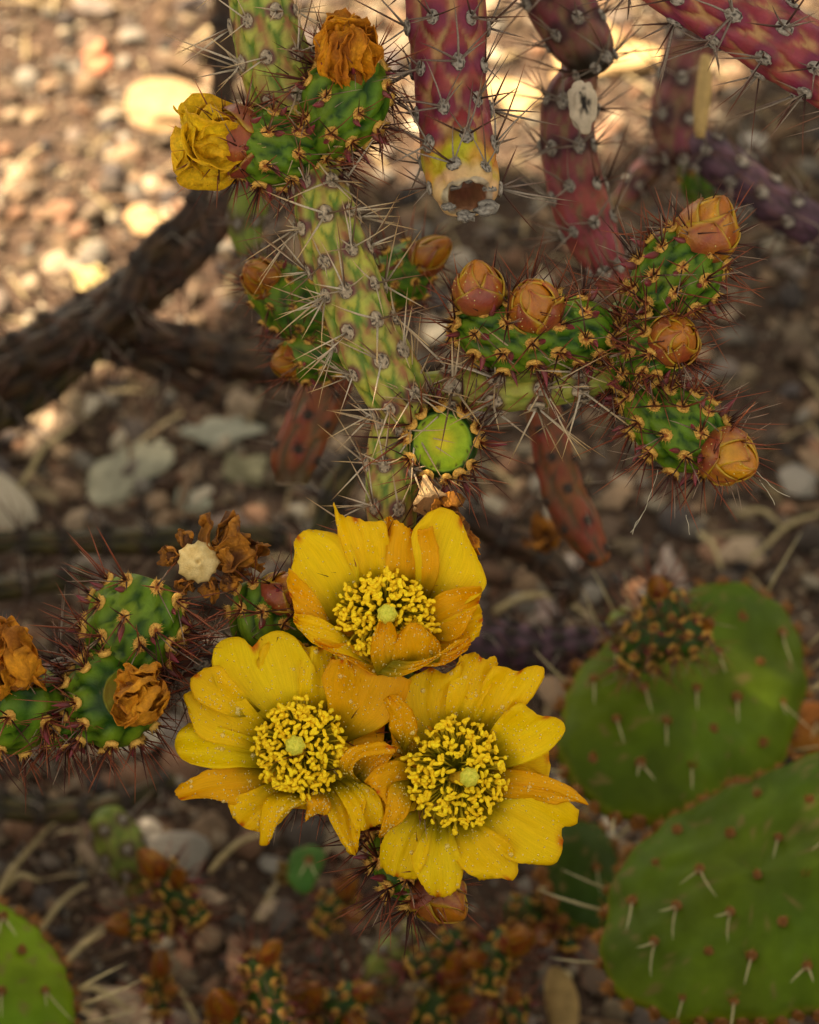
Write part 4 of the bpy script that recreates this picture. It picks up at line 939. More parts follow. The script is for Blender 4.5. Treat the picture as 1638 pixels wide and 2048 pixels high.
sprig(BK + 'one small red bud standing alone on bare soil', 1.14, [[(345, 2010, 20), (325, 1975, 26), (315, 1950, 24)]], [(316, 1952, 304, 1900, .012, 32)], 1040)
sprig(BK + 'rusty bud just under the lower petals', 1.16, [[(700, 1870, 24), (690, 1820, 40), (685, 1790, 38)]], [(684, 1792, 668, 1738, .012, 36)], 1050)
sprig(BK + 'large yellow-brown bud at the bottom edge', 1.06, [[(560, 2070, 40), (530, 1985, 46), (520, 1930, 42)], [(470, 2070, 36), (450, 2040, 44)]], [(452, 2040, 430, 1985, .02, 50), (522, 1930, 560, 1880, .012, 30)], 1060)
sprig(BK + 'an orange-brown bud between two dark joints at the bottom', 1.08, [[(690, 2080, 40), (680, 2010, 48), (690, 1960, 44)], [(620, 2080, 34), (615, 2050, 40)], [(780, 2080, 34), (775, 2030, 44), (770, 1990, 38)]], [(616, 2048, 612, 1990, .02, 46), (690, 1962, 710, 1915, .01, 30)], 1070)
sprig(BK + 'a plump bud beneath the half-hidden lowest bud', 1.1, [[(960, 2070, 36), (940, 2010, 50), (930, 1960, 46)], [(860, 1980, 30), (880, 1930, 42), (890, 1890, 38)]], [(930, 1965, 905, 1900, .02, 40), (892, 1892, 900, 1850, .01, 26)], 1080)
sprig(BK + 'a round golden bud below the flower at the far side', 1.08, [[(1010, 1990, 34), (1000, 1930, 50), (1015, 1890, 46)]], [(1018, 1892, 1050, 1850, .025, 50)], 1090)
sprig(BK + 'a small dull bud in the shade of the pear pads', 1.14, [[(1110, 1830, 30), (1090, 1780, 50), (1060, 1745, 46)], [(1110, 1880, 26), (1135, 1850, 34)]], [(1138, 1850, 1172, 1838, .012, 34)], 1100)
sprig(BK + 'a bud low in the corner by the largest pad', 1.12, [[(1040, 2080, 30), (1030, 2040, 44), (1020, 2010, 40)]], [(1022, 2012, 1010, 1965, .01, 28)], 1110)
plain('cholla_cactus', 'pale green spotted joint standing among the lower chollas', 'cactus stem', [(280, 1790, 20), (262, 1735, 40), (236, 1680, 44), (215, 1640, 34)], 'lime', 1.12, seed=31, asc=.55, row=54)
plain('cholla_cactus', 'pale green joint leaning by the lowest bud cluster', 'cactus stem', [(735, 2000, 20), (765, 1950, 38), (800, 1905, 40), (822, 1875, 28)], 'lime', 1.12, seed=32, asc=.5, row=54)
plain('cholla_cactus', 'pale green stub showing behind the node with four buds', 'cactus stem', [(1248, 700, 24), (1240, 650, 34), (1246, 622, 26)], 'lime', .84, seed=33, asc=.4, row=60)
plain('cholla_cactus', 'small round yellow-green joint by the end of the purple-grey stem', 'cactus stem', [(1270, 1290, 20), (1250, 1250, 30), (1238, 1240, 26)], 'lime', 1.08, seed=34, asc=.4, row=60)
plain('cholla_cactus', 'thin mossy stem lying across the soil under the spent flowers', 'cactus stem', [(-80, 1600, 26), (80, 1620, 28), (220, 1610, 28), (340, 1560, 24)], 'olive', 1.2, seed=35)
# a flat green seedling pad and a pale dropped flower
sp = thing('seedling_pad', 'small diamond shaped dark green pad under the lower petals', 'cactus', P(605, 1790, 1.15))
pad(sp, [(575, 1760), (590, 1700), (620, 1690), (650, 1705), (640, 1745), (610, 1790)], 1.14, 0, -.0001, 14, 910, None, cols=(c(62, 100, 40), c(70, 104, 44)), rim=False, spacing=60)
tag(crumple(None, 'fallen_blossom', P(372, 1850, 1.13), -F * .8 + U * .4, 46, 9, 950, [c(196, 172, 120), c(214, 196, 150), c(180, 150, 100)], spread=(40, 85), curl=(10, 60), sub_name='petal', q=1.13 / K), 'pale cream dropped blossom lying on the soil', 'fallen blossom')
tag(crumple(None, 'fallen_blossom', P(572, 1755, 1.17), -F * .8 + U * .4, 36, 8, 951, [c(120, 96, 40), c(150, 120, 60), c(130, 100, 40)], spread=(40, 85), curl=(10, 60), sub_name='petal', q=1.17 / K), 'small olive dropped blossom beside the diamond shaped pad', 'fallen blossom')
tag(crumple(None, 'fallen_blossom', P(1085, 1095, 1.15), -F * .6 + U * .6, 70, 9, 952, BROWN, spread=(30, 85), curl=(-40, 60), sub_name='withered_petal', q=1.15 / K), 'brown curled blossom remains by the rust brown stem tip', 'fallen blossom')
# straw lying on the soil
straws = [((-20, 1835), (118, 1680)), ((10, 1790), (88, 1800)), ((110, 1985), (215, 1900)), ((60, 1905), (180, 1800)), ((160, 1990), (270, 2060)), ((395, 2060), (330, 1990)), ((1055, 1210), (1180, 1270)), ((990, 1235), (1150, 1235)), ((1500, 1130), (1640, 1060)),
          ((1400, 1080), (1440, 1180)), ((300, 690), (420, 760)), ((1480, 1040), (1560, 1090)), ((40, 990), (150, 890)), ((1130, 1960), (1145, 2050)), ((1550, 1500), (1638, 1400)), ((720, 1990), (850, 1850)), ((420, 1760), (530, 1700))]
SL = ['long straw ending beside the corner pear pad', 'short level straw near the edge above the corner pad', 'pale straw leaning between corner pad and red buds', 'straw crossing below the mossy joint', 'straw at the foot of the corner pear pad', 'short straw near the bottom edge under the lone red bud', 'slanting straw under the mauve grey stone', 'level straw just above the purple-grey stem', 'pale straw at the edge beyond the rear pear pad', 'upright straw over the top of the rear pear pad', 'dull straw lying between the dark brown stems', 'short straw beyond the cobweb and last bud', 'thin straw pointing at the broad grey-green slab', 'thin straw next to the tan dead leaf', 'straw in the gap between rear pad and front pad', 'straw tilted over the lowest bud cluster', 'straw just below the olive low stem']
for k, (a_, b_) in enumerate(straws):
    ga, gb = ground_at(*a_), ground_at(*b_); ga[2] = .004; gb[2] = .012
    mb = MB(); Wm = lerp(ga, gb, .5) + [0, 0, .006]; W, _ = smooth_path([np.append(ga, .0011), np.append(Wm, .0012), np.append(gb, .0006)], n=9); W[:, :3] += .0012 * vnv(W[:, :3] / .01, k); tube(mb, W[:, :3], W[:, 3], c(176, 158, 116) * random.uniform(.75, 1.1), 6)
    tag(link('straw', mb.mesh('straw', Wm), M_straw, None, Wm), SL[k], 'straw', 'dry straws on the soil')
# upright dead leaf base
mb = MB(); W, _ = smooth_path([np.append(P(x, y, 1.12), r * 1.12 / K) for x, y, r in [(1130, 2070, 26), (1122, 1995, 34), (1112, 1955, 24), (1106, 1935, 10)]], n=14); tube(mb, W[:, :3], W[:, 3], c(150, 124, 80), 12)
tag(link('dead_leaf', mb.mesh('dead_leaf', W[0, :3]), M_bark, None, W[0, :3]), 'tan dead stub standing beside the largest pear pad', 'dead stub')

# ================================================================== maroon stems hanging into the picture
t = thing('cholla_cactus', 'blurred maroon stem of two joints with a whitish scar', 'cactus stem', P(1060, -150, .9))
o, a = stem('stem', t, S([(900, -560, 60), (980, -340, 64), (1055, -150, 63.6), (1105, -30, 63.6), (1148, 55, 56.8), (1178, 110, 48.2), (1192, 135, 36.1)], .90), 'plum', n=44, step=8, seed=41, H=.16, m=7, row=90, end='round', cap=(.8, .35), override=lambda col, V, s, hb, nz, nz2, zone: lerp(col, c(44, 36, 30), (sstep(.945, .985, s[:, None] + .03 * nz))[..., None])); put_areoles(o, a, OLDR, 1.0, view=-.2)
o, a = stem('stem', t, S([(1158, 150, 34.4), (1142, 195, 48.2), (1136, 260, 49.0), (1142, 330, 49.9), (1164, 420, 49.9), (1196, 500, 43.0), (1222, 560, 31.0), (1232, 590, 20.6)], .915), 'plum', n=44, step=8, seed=42, H=.16, m=7, row=85,
            override=lambda col, V, s, hb, nz, nz2, zone: lerp(col, c(148, 62, 64), (sstep(.3, .6, s)[:, None] * sstep(.1, .6, hb) * .7)[..., None])); put_areoles(o, a, OLDR, 1.0, view=-.2)
mb = MB(); v, f = ICO3; sc = v * np.array([33, 52, 9]) * PX * (1 + .3 * vn(v * 2.2, 6))[:, None]; Mx = np.array(frame_matrix(P(1164, 212, .868), unit(R * .45 - F), U))[:3, :3]
mb.add(sc @ Mx.T + P(1164, 212, .868), f, lerp(c(196, 180, 160)[None], c(40, 36, 36)[None], sstep(.05, -.25, np.hypot(v[:, 0] - .05, v[:, 1] - .1) - .55 + .35 * vn(v * 4, 9))[:, None]))
link('scar', mb.mesh('scar', P(1164, 212, .868)), M_stone, o, P(1164, 212, .868), 'whitish scar with a black centre')

def maroon_tip(col, V, s, hb, nz, nz2, zone):
    k = sstep(.895, .945, s[:, None] + .028 * nz)
    yel = lerp(c(206, 146, 62), c(184, 172, 30), np.clip(.5 + 1.6 * nz, 0, 1)[..., None]); yel = lerp(yel, c(206, 168, 120), (sstep(.965, .99, s[:, None] + .012 * nz2))[..., None])
    out = lerp(col, yel, (k * .9)[..., None]); b = np.isin(zone, (1, 2)); out[b] = col[b]; return out
t = thing('cholla_cactus', 'crimson stem hanging down with a hollow broken end', 'cactus stem', pt(888, -170, -30))
o, a = stem('stem', t, FG([(850, -900, -150, 64.0), (872, -500, -100, 66.0), (886, -170, -60, 66.6), (890, -20, -50, 66.6), (896, 100, -40, 63.0), (903, 200, -30, 59.4), (912, 270, -18, 61.2), (920, 325, 5, 61.2), (928, 365, 30, 57.6), (934, 392, 58, 50.4)]), 'maroon', n=64, step=5, seed=44, H=.26, m=6, row=88, end='hollow', phase=.35, override=maroon_tip)
put_areoles(o, a, OLDR, 1.05, view=-.35)
for k, ang in enumerate([.45, 1.5, 2.5, 3.7, 4.6, 5.6]):        # grey crusts round the broken rim
    e = pt(937 + 47 * math.cos(ang), 393 - 40 * math.sin(ang), 62 - 16 * math.sin(ang)); v, f = ICO2; mb = MB()
    mb.add(v * np.array([19, 14, 10]) * (.7 + .25 * (k % 3)) * PX * (1 + .5 * vn(v * 2.6, k))[:, None] + e, f, lerp(c(150, 142, 134)[None], c(66, 60, 56)[None], np.clip(.4 + vn(v * 6, k + 3), 0, 1)[:, None]))
    link('crust', mb.mesh('crust', e), M_areole, o, e)
t = thing('cholla_cactus', 'thick crimson stem slanting through the upper corner, sharp and spiny', 'cactus stem', pt(1300, -80, -10))
o, a = stem('stem', t, FG([(960, -380, -40, 52.0), (1100, -230, -20, 55.0), (1270, -90, -10, 55.4), (1380, -22, -6, 58.8), (1480, 36, 0, 60.5), (1580, 96, 4, 62.2), (1720, 180, 8, 62.2), (1820, 250, 8, 62.2)]), 'maroon', n=64, step=6, seed=45, H=.24, m=7, row=100, phase=.1)
put_areoles(o, a, OLDR, 1.1, view=-.35)

# ================================================================== the spent-flower branch reaching in from the edge
sb = thing('cholla_cactus', 'green cholla branch with spent orange-brown flowers entering from the side', 'cholla branch', pt(-170, 1400, -20))
o, a = stem('stem', sb, FG([(-170, 1400, -40, 50), (-40, 1400, -34, 50), (100, 1378, -40, 48), (240, 1345, -60, 42), (360, 1326, -80, 30), (470, 1310, -95, 26), (560, 1300, -110, 26)]), 'plum', n=40, step=8, seed=50, H=.1, row=70); put_areoles(o, a, OLDR, 1.0, view=-.2)
def scar_tip(col, V, s, hb, nz, nz2, zone):
    b = zone == 3; col[b] = lerp(c(126, 140, 40), c(160, 150, 60), np.clip(.5 + nz[b], 0, 1)[..., None]); return col
o, a = stem('young_joint', sb, FG([(262, 1345, -30, 40), (262, 1300, -12, 74), (268, 1250, -2, 84), (284, 1205, 2, 74), (296, 1172, -6, 56)]), 'green', seed=51, m=9, row=42, H=.19, end='dish', override=scar_tip); put_areoles(o, a, YOUNG, 1.0, .8, view=-.45)
o, a = stem('young_joint', sb, FG([(190, 1395, -40, 50), (208, 1398, 0, 78), (226, 1398, 40, 84), (244, 1394, 72, 72), (252, 1392, 88, 60)]), 'green', seed=52, m=10, row=44, H=.19, end='dish', override=scar_tip); put_areoles(o, a, YOUNG, 1.0, .8, view=-.5)
crumple(o, 'withered_flower', pt(264, 1386, 92), -F * .7 + R * .3 - U * .05, 125, 18, 961, [c(140, 82, 16), c(214, 144, 24), c(196, 120, 24)], label='crumpled orange-brown withered flower')
o, a = stem('young_joint', sb, FG([(-60, 1420, -40, 70), (-10, 1412, -5, 84), (30, 1398, 25, 88), (45, 1372, 45, 78), (48, 1356, 52, 66)]), 'green', seed=53, m=9, row=46, H=.19, end='dish', override=scar_tip); put_areoles(o, a, YOUNG, 1.0, .7, view=-.45)
crumple(o, 'withered_flower', pt(44, 1372, 70), -F * .55 - R * .2 + U * .8, 150, 18, 962, [c(146, 86, 16), c(218, 146, 24), c(198, 120, 22)], label='large crumpled orange withered flower')
o, a = stem('young_joint', sb, FG([(108, 1450, -30, 40), (122, 1436, 0, 52), (140, 1424, 12, 48)]), 'green', seed=54, m=8, row=44, H=.19); put_areoles(o, a, YOUNG, 1.0, .7, view=-.45)

# ================================================================== the main branch with the three flowers
mbx = thing('cholla_cactus', 'yellow-green cholla branch bearing three open yellow flowers and many buds', 'cholla branch', pt(500, -170, -20))
def main_pal(col, V, s, hb, nz, nz2, zone): return col
o, a = stem('stem', mbx, FG([(430, -900, -90, 50.0), (470, -500, -60, 54.0), (500, -170, -40, 49.3), (518, -20, -36, 54.6), (538, 80, -32, 61.6), (565, 170, -30, 63.4), (598, 250, -26, 56.3), (628, 305, -18, 38.7)]), 'main', seed=60, m=7, row=84, H=.18, n=64, phase=.5); put_areoles(o, a, OLD, .95, view=-.3)
o, a = stem('stem', mbx, FG([(632, 322, -14, 36), (642, 378, -6, 48), (658, 461, 0, 55), (690, 547, 4, 57), (724, 650, 6, 58), (766, 735, 4, 60), (800, 795, 0, 54), (818, 832, -8, 40)]), 'main', seed=61, m=7, row=76, H=.18, n=72, step=5); put_areoles(o, a, OLD, .95, view=-.3)
o, a = stem('stem', mbx, FG([(800, 818, -34, 44.0), (788, 880, -30, 47.5), (784, 950, -26, 49.3), (784, 1020, -26, 47.5), (786, 1085, -40, 40.5)]), 'main', seed=62, m=6, row=76, H=.09, n=56, step=5); put_areoles(o, a, OLD, .95, view=-.4)
o, a = stem('stem', mbx, FG([(838, 778, -20, 28.9), (900, 776, -12, 35.7), (1000, 782, -6, 39.1), (1100, 772, -8, 38.2), (1190, 756, -14, 32.3), (1246, 744, -24, 22.1)]), 'arm', seed=63, m=6, row=84, H=.09, n=56, step=5); put_areoles(o, a, OLD, 1.1, view=-.4)
yj = lambda path, seed, **kw: stem('young_joint', mbx, FG(path), 'green', seed=seed, **{**dict(m=9, row=46, H=.2, n=64, step=5), **kw})
# upper pair: withered yellow flower and dried orange flower
o, a = yj([(634, 312, -24, 31.3), (600, 304, 0, 53.4), (556, 296, 12, 68.1), (512, 288, 16, 66.2), (486, 284, 14, 55.2)], 70); put_areoles(o, a, YOUNG, .95, .7, view=-.5)
b = bud(o, pt(522, 284, 16), pt(400, 276, 44), 76, 71, n=7, yellow=.15, name='withered_flower', label='withered yellow flower still half closed', dewn=30)
YW = [c(214, 168, 12), c(244, 206, 24), c(224, 160, 12)]
crumple(b, 'withered_petal', pt(482, 282, 30), -Rx * .93 - F * .35 - U * .03, 165, 11, 963, YW, spread=(40, 66), curl=(-125, -70), width=.95, amp=.06, sub_name='withered_petal', corecol=YW[0])
o, a = yj([(636, 302, -20, 31.3), (652, 268, 4, 57.0), (676, 222, 14, 75.4), (698, 182, 14, 73.6), (706, 160, 6, 62.6)], 72); put_areoles(o, a, YOUNG, .95, .7, view=-.5)
crumple(o, 'withered_flower', pt(694, 172, 50), U * .85 - F * .5 + R * .02, 150, 20, 964, ORANGE, label='dried shrivelled orange flower', spread=(15, 80), curl=(-80, 0), amp=.12, width=.7)
# the flower scar facing us
o, a = yj([(850, 866, -70, 44), (870, 879, -40, 62), (883, 885, -8, 68), (885, 885, 12, 69), (885, 885, 28, 66)], 73, m=12, row=40, H=.06, end='dish', label='cut-off joint ending in a round lime green scar', skip1=0); put_areoles(o, a[:-12], YOUNG, 1.0, .55, view=-.6)
ring = []
for k in range(12):
    an = 2 * math.pi * (k + .25 * math.sin(k * 5)) / 12; rd = R * math.cos(an) + U * math.sin(an); ring.append((pt(885 + 71 * math.cos(an), 885 - 71 * math.sin(an), 26), unit(rd * .75 - F * .66), unit(-F * .6 - rd * .6)))
put_areoles(o, ring, YOUNG, 1.05, .5, view=-1)
# four buds at the end of the arm
o, a = yj([(1216, 700, -10, 27.6), (1180, 672, 8, 53.4), (1110, 664, 16, 66.2), (1020, 668, 18, 64.4), (958, 660, 12, 49.7), (930, 652, 4, 31.3)], 74, m=9, row=48); put_areoles(o, a, YOUNG, .95, .7, view=-.5)
bud(o, pt(962, 620, 44), pt(950, 520, 92), 57, 75, yellow=.35)
bud(o, pt(1082, 640, 56), pt(1052, 572, 132), 60, 76, yellow=.45)
o, a = yj([(1248, 752, -8, 31.3), (1268, 720, 6, 49.7), (1300, 698, 22, 58.9), (1326, 690, 36, 53.4)], 77, m=9, row=44); put_areoles(o, a, YOUNG, .95, .7, view=-.5)
bud(o, pt(1336, 692, 44), pt(1366, 662, 132), 56, 78, yellow=.3)
o, a = yj([(1266, 672, -18, 22.1), (1294, 620, -8, 46.0), (1334, 568, 0, 66.2), (1370, 530, 4, 71.8), (1388, 506, 2, 60.7)], 79, m=9, row=46); put_areoles(o, a, YOUNG, .95, .75, view=-.5)
bud(o, pt(1390, 512, 16), pt(1450, 392, 44), 70, 80, n=9, yellow=.9, label='pointed orange bud, largest and most yellow')
o, a = yj([(1262, 770, -24, 23.9), (1292, 806, -6, 47.8), (1340, 846, 4, 66.2), (1386, 876, 8, 66.2), (1412, 890, 6, 53.4)], 81, m=9, row=46); put_areoles(o, a, YOUNG, .95, .7, view=-.5)
bud(o, pt(1416, 896, 24), pt(1514, 938, 82), 64, 82, n=9, yellow=.8)
# joints behind the flowers
o, a = yj([(786, 1090, -60, 40), (770, 1150, -70, 58), (770, 1205, -40, 70), (772, 1222, -14, 74)], 83, row=50, cap=(.8, .3)); put_areoles(o, a, YOUNG, .95, .5, view=-.6)
o, a = yj([(790, 1180, -120, 40), (770, 1330, -110, 54), (772, 1450, -96, 62), (782, 1560, -96, 58), (800, 1650, -100, 44)], 84, row=56, m=8); put_areoles(o, a, YOUNG, 1.0, .4, view=-.4)
o, a = yj([(760, 1470, -110, 40), (690, 1490, -80, 62), (630, 1498, -55, 72), (606, 1500, -30, 74)], 85, row=50, cap=(.8, .3)); put_areoles(o, a, YOUNG, .95, .5, view=-.6)
o, a = yj([(800, 1520, -110, 40), (850, 1535, -80, 62), (900, 1545, -50, 74), (916, 1546, -24, 76)], 86, row=50, cap=(.8, .3)); put_areoles(o, a, YOUNG, .95, .5, view=-.6)
o, a = yj([(790, 1620, -110, 34), (800, 1690, -80, 56), (822, 1745, -60, 56), (838, 1770, -56, 44)], 87, row=44); put_areoles(o, a, YOUNG, 1.15, .5, view=-.5)
bud(o, pt(842, 1760, -40), pt(930, 1838, -10), 62, 88, n=8, yellow=.4, label='half-hidden brown bud below the flowers', dewn=20)
o, a = yj([(640, 1290, -110, 36), (580, 1275, -80, 56), (535, 1240, -70, 66), (530, 1200, -70, 56)], 89, row=46); put_areoles(o, a, YOUNG, .95, .6, view=-.5)
bud(o, pt(545, 1215, -60), pt(590, 1150, -20), 54, 90, n=7, yellow=.15, dewn=20)

# flower 1
f1 = flower_cup(mbx, 92, 832, 468, 190, 160, 'topmost yellow flower, cup shaped and partly folded shut', 1)
pf = lambda Lp, Rp, **k: G.append(petal(f1, 92, Lp, Rp, seed=len(G) + 1, **k)); G = []
pf([(730, 450), (700, 280), (645, 190), (560, 150)], [(650, 520), (540, 420), (478, 330), (495, 240)], T=[(520, 158), (490, 190)], z=(-34, -8, 2), tint=.75, cup=14)
pf([(800, 440), (715, 300), (662, 140), (640, 48)], [(838, 400), (826, 300), (824, 190), (818, 112)], T=[(665, 92), (720, 104), (775, 118)], z=(-34, 0, 12), tint=.45, cup=10, fray=3)
pf([(806, 400), (812, 300), (815, 190), (822, 118)], [(900, 400), (880, 300), (870, 200), (862, 112)], z=(-40, -24, -24), tint=.1, cup=4)
pf([(850, 420), (850, 320), (856, 200), (870, 112)], [(990, 420), (1010, 320), (1010, 220), (1000, 140)], T=[(890, 122), (930, 148), (965, 150)], z=(-34, 2, 16), tint=.2, cup=10, fray=3.5)
pf([(930, 420), (960, 300), (960, 180), (1000, 85)], [(1000, 470), (1130, 400), (1185, 330), (1170, 240)], T=[(1050, 72), (1100, 95), (1135, 170)], z=(-34, -4, 4), tint=.7, cup=16)
pf([(960, 500), (1020, 420), (1110, 385), (1192, 366)], [(990, 560), (1040, 560), (1110, 530), (1158, 470)], T=[(1190, 400), (1176, 440)], z=(-20, 12, 26), tint=.2, cup=10)
pf([(960, 540), (1060, 500), (1140, 460), (1186, 432)], [(950, 620), (1040, 625), (1110, 590), (1180, 545)], T=[(1195, 480), (1190, 520)], z=(-26, -2, 8), tint=.35, cup=8)
pf([(640, 520), (560, 400), (500, 340), (468, 300)], [(680, 570), (560, 520), (510, 500), (490, 480)], T=[(462, 360), (480, 420)], z=(-20, 14, 26), tint=.25, cup=12)
pf([(700, 560), (600, 500), (540, 480), (486, 470)], [(800, 670), (690, 615), (560, 570), (500, 520)], T=[(484, 490)], z=(-10, 26, 36), tint=.3, cup=8)
pf([(780, 640), (700, 590), (620, 590), (560, 560)], [(860, 690), (800, 690), (720, 655), (640, 615)], T=[(580, 585), (610, 605)], z=(-6, 16, 40), tint=.1, cup=6, fray=3)
pf([(800, 700), (785, 620), (790, 560), (800, 510)], [(880, 660), (868, 600), (866, 550), (860, 510)], T=[(815, 492), (840, 492)], z=(20, 54, 62), tint=.12, cup=-10, red=False)
pf([(840, 680), (862, 620), (880, 560), (910, 512)], [(1010, 660), (1020, 610), (1010, 560), (985, 530)], T=[(935, 498), (960, 508)], z=(20, 56, 60), tint=.15, cup=-12, red=False)
pf([(960, 640), (985, 600), (995, 560), (990, 530)], [(1030, 650), (1032, 610), (1020, 570), (1005, 545)], z=(24, 50, 54), tint=.1, cup=-6, red=False)
pf([(800, 690), (860, 700), (960, 670), (1080, 590)], [(860, 640), (930, 650), (1000, 635), (1100, 565)], T=[(1122, 562)], z=(40, 64, 60), tint=.25, cup=6, ruf=3)
pf([(900, 650), (980, 660), (1060, 650), (1138, 600)], [(930, 600), (1010, 620), (1080, 600), (1150, 545)], T=[(1150, 580)], z=(-10, 22, 34), tint=.08, cup=6)
under_petals(f1, 86, 832, 440, 300, 7, 3); flower_core(f1, 92, 830, 470, 188, 160, (836, 466), 280, 1)
dew(f1, G, 600, 5)
# flower 2
f2 = flower_cup(mbx, 72, 510, 975, 180, 185, 'wide open yellow flower covered in dew, beside the spent flowers', 2)
pf = lambda Lp, Rp, **k: G.append(petal(f2, 72, Lp, Rp, seed=40 + len(G), **k)); G = []
pf([(440, 900), (320, 810), (225, 720), (188, 640)], [(520, 880), (528, 760), (530, 680), (510, 600)], T=[(200, 590), (250, 555), (300, 560), (328, 590), (360, 555), (420, 532), (475, 552)], z=(-34, -10, -6), tint=.85, cup=10, fray=.8)
pf([(510, 880), (520, 760), (522, 660), (524, 592)], [(650, 880), (650, 780), (650, 690), (640, 600)], T=[(560, 588), (600, 592)], z=(-34, -4, 6), tint=.65, cup=4)
pf([(610, 900), (630, 800), (622, 720), (640, 640)], [(690, 950), (800, 880), (850, 820), (918, 712)], T=[(700, 640), (790, 680), (860, 690)], z=(-34, 6, 26), tint=.25, cup=12, ruf=9)
pf([(600, 860), (622, 780), (618, 700), (632, 620)], [(660, 860), (690, 780), (720, 730), (712, 650)], T=[(650, 640), (680, 640)], z=(-20, 20, 44), tint=.2, cup=-8, fray=3.5)
pf([(430, 920), (320, 830), (240, 740), (190, 665)], [(400, 1000), (260, 950), (130, 900), (90, 830)], T=[(140, 680), (105, 710), (100, 755), (72, 765), (82, 800)], z=(-34, 2, 14), tint=.5, cup=10, fray=2.5, ruf=8)
pf([(360, 830), (300, 780), (240, 720), (200, 662)], [(330, 850), (270, 850), (200, 820), (110, 780)], T=[(140, 680), (100, 710)], z=(-10, 16, 24), tint=.4, cup=6, ruf=8)
pf([(420, 960), (280, 930), (170, 900), (90, 882)], [(400, 1050), (280, 1032), (180, 1034), (95, 1025)], T=[(48, 920), (38, 960), (55, 1000)], z=(-34, -10, -4), tint=.95, cup=10, fray=.8, red=False)
pf([(400, 1040), (270, 1050), (150, 1075), (52, 1115)], [(430, 1130), (330, 1190), (210, 1165), (110, 1150)], T=[(40, 1140), (60, 1165)], z=(-34, 8, 30), tint=.25, cup=-8, ruf=8)
pf([(420, 1090), (320, 1150), (270, 1170), (240, 1190)], [(520, 1150), (440, 1220), (400, 1260), (368, 1290)], T=[(262, 1240), (310, 1275)], z=(-34, -10, -8), tint=.35, cup=4)
pf([(470, 1130), (400, 1160), (370, 1230), (360, 1310)], [(590, 1170), (520, 1180), (440, 1225), (405, 1270)], T=[(362, 1340), (385, 1335)], z=(-10, 34, 20), tint=.3, cup=-14, ruf=6, fray=3)
pf([(480, 1120), (520, 1150), (540, 1180), (530, 1250)], [(600, 1130), (610, 1160), (615, 1190), (608, 1225)], T=[(545, 1235), (575, 1222)], z=(-24, 10, 10), tint=.15, cup=-6)
pf([(580, 1110), (620, 1200), (660, 1300), (690, 1365)], [(680, 1080), (740, 1160), (730, 1260), (728, 1330)], T=[(715, 1372)], z=(-34, 4, 12), tint=.3, cup=10, fray=3)
pf([(620, 1100), (680, 1170), (710, 1230), (725, 1290)], [(700, 1080), (790, 1150), (815, 1210), (828, 1250)], T=[(770, 1275), (800, 1262)], z=(-30, 12, 20), tint=.45, cup=10)
pf([(690, 1090), (662, 1040), (690, 985), (760, 955)], [(750, 1110), (705, 1060), (715, 1010), (790, 980)], T=[(790, 950), (850, 962), (862, 985)], z=(0, 48, 50), tint=.2, cup=-8, ruf=5, fray=3)
pf([(690, 1060), (720, 1010), (780, 975), (860, 962)], [(750, 1105), (770, 1090), (815, 1040), (866, 985)], z=(-6, 10, 40), tint=.05, cup=6, red=True)
under_petals(f2, 66, 500, 900, 350, 8, 4); flower_core(f2, 72, 508, 972, 176, 184, (490, 962), 295, 2, (520, 1000))
dew(f2, G, 1000, 6, big=26)
# flower 3
f3 = flower_cup(mbx, 82, 1100, 1065, 190, 210, 'wide open yellow flower above the half-hidden bud, with the most stamens showing', 3)
pf = lambda Lp, Rp, **k: G.append(petal(f3, 82, Lp, Rp, seed=80 + len(G), **k)); G = []
pf([(1000, 980), (900, 860), (885, 780), (900, 730)], [(1080, 930), (1060, 820), (1085, 730), (1110, 650)], T=[(940, 700), (1000, 672), (1050, 690)], z=(-38, -14, -16), tint=.45, cup=8)
pf([(1060, 920), (1070, 800), (1095, 700), (1120, 625)], [(1130, 930), (1180, 800), (1220, 720), (1250, 650)], T=[(1175, 615), (1200, 635), (1240, 630)], z=(-38, -4, -4), tint=.4, cup=8, fray=2.5)
pf([(1140, 920), (1195, 800), (1220, 720), (1245, 660)], [(1220, 940), (1290, 860), (1370, 770), (1424, 692)], T=[(1290, 668), (1330, 682), (1370, 664), (1420, 672)], z=(-38, 0, 10), tint=.5, cup=10, fray=2.5)
pf([(1190, 960), (1260, 890), (1310, 840), (1345, 800)], [(1240, 1060), (1340, 1015), (1430, 970), (1490, 925)], T=[(1385, 830), (1412, 850), (1440, 852), (1480, 862), (1502, 890)], z=(-38, -2, 4), tint=.75, cup=12, fray=1)
pf([(1180, 1060), (1300, 1062), (1420, 1082), (1530, 1120)], [(1180, 1140), (1300, 1150), (1400, 1160), (1470, 1185)], T=[(1590, 1185), (1540, 1172)], z=(-34, 14, 24), tint=.15, cup=-8, ruf=8)
pf([(1200, 1130), (1330, 1135), (1450, 1165), (1552, 1215)], [(1160, 1210), (1250, 1310), (1320, 1375), (1390, 1402)], T=[(1548, 1262), (1492, 1278), (1500, 1330), (1470, 1400)], z=(-36, 4, 10), tint=.65, cup=8, fray=3, ruf=9)
pf([(1150, 1220), (1230, 1300), (1290, 1350), (1322, 1395)], [(1050, 1240), (1090, 1350), (1140, 1420), (1200, 1470)], T=[(1325, 1420), (1310, 1468), (1260, 1462)], z=(-36, 2, 8), tint=.5, cup=6, fray=3)
pf([(1130, 1240), (1200, 1310), (1260, 1350), (1318, 1385)], [(1090, 1240), (1120, 1300), (1170, 1350), (1300, 1400)], z=(-34, -8, 0), tint=.2, cup=4)
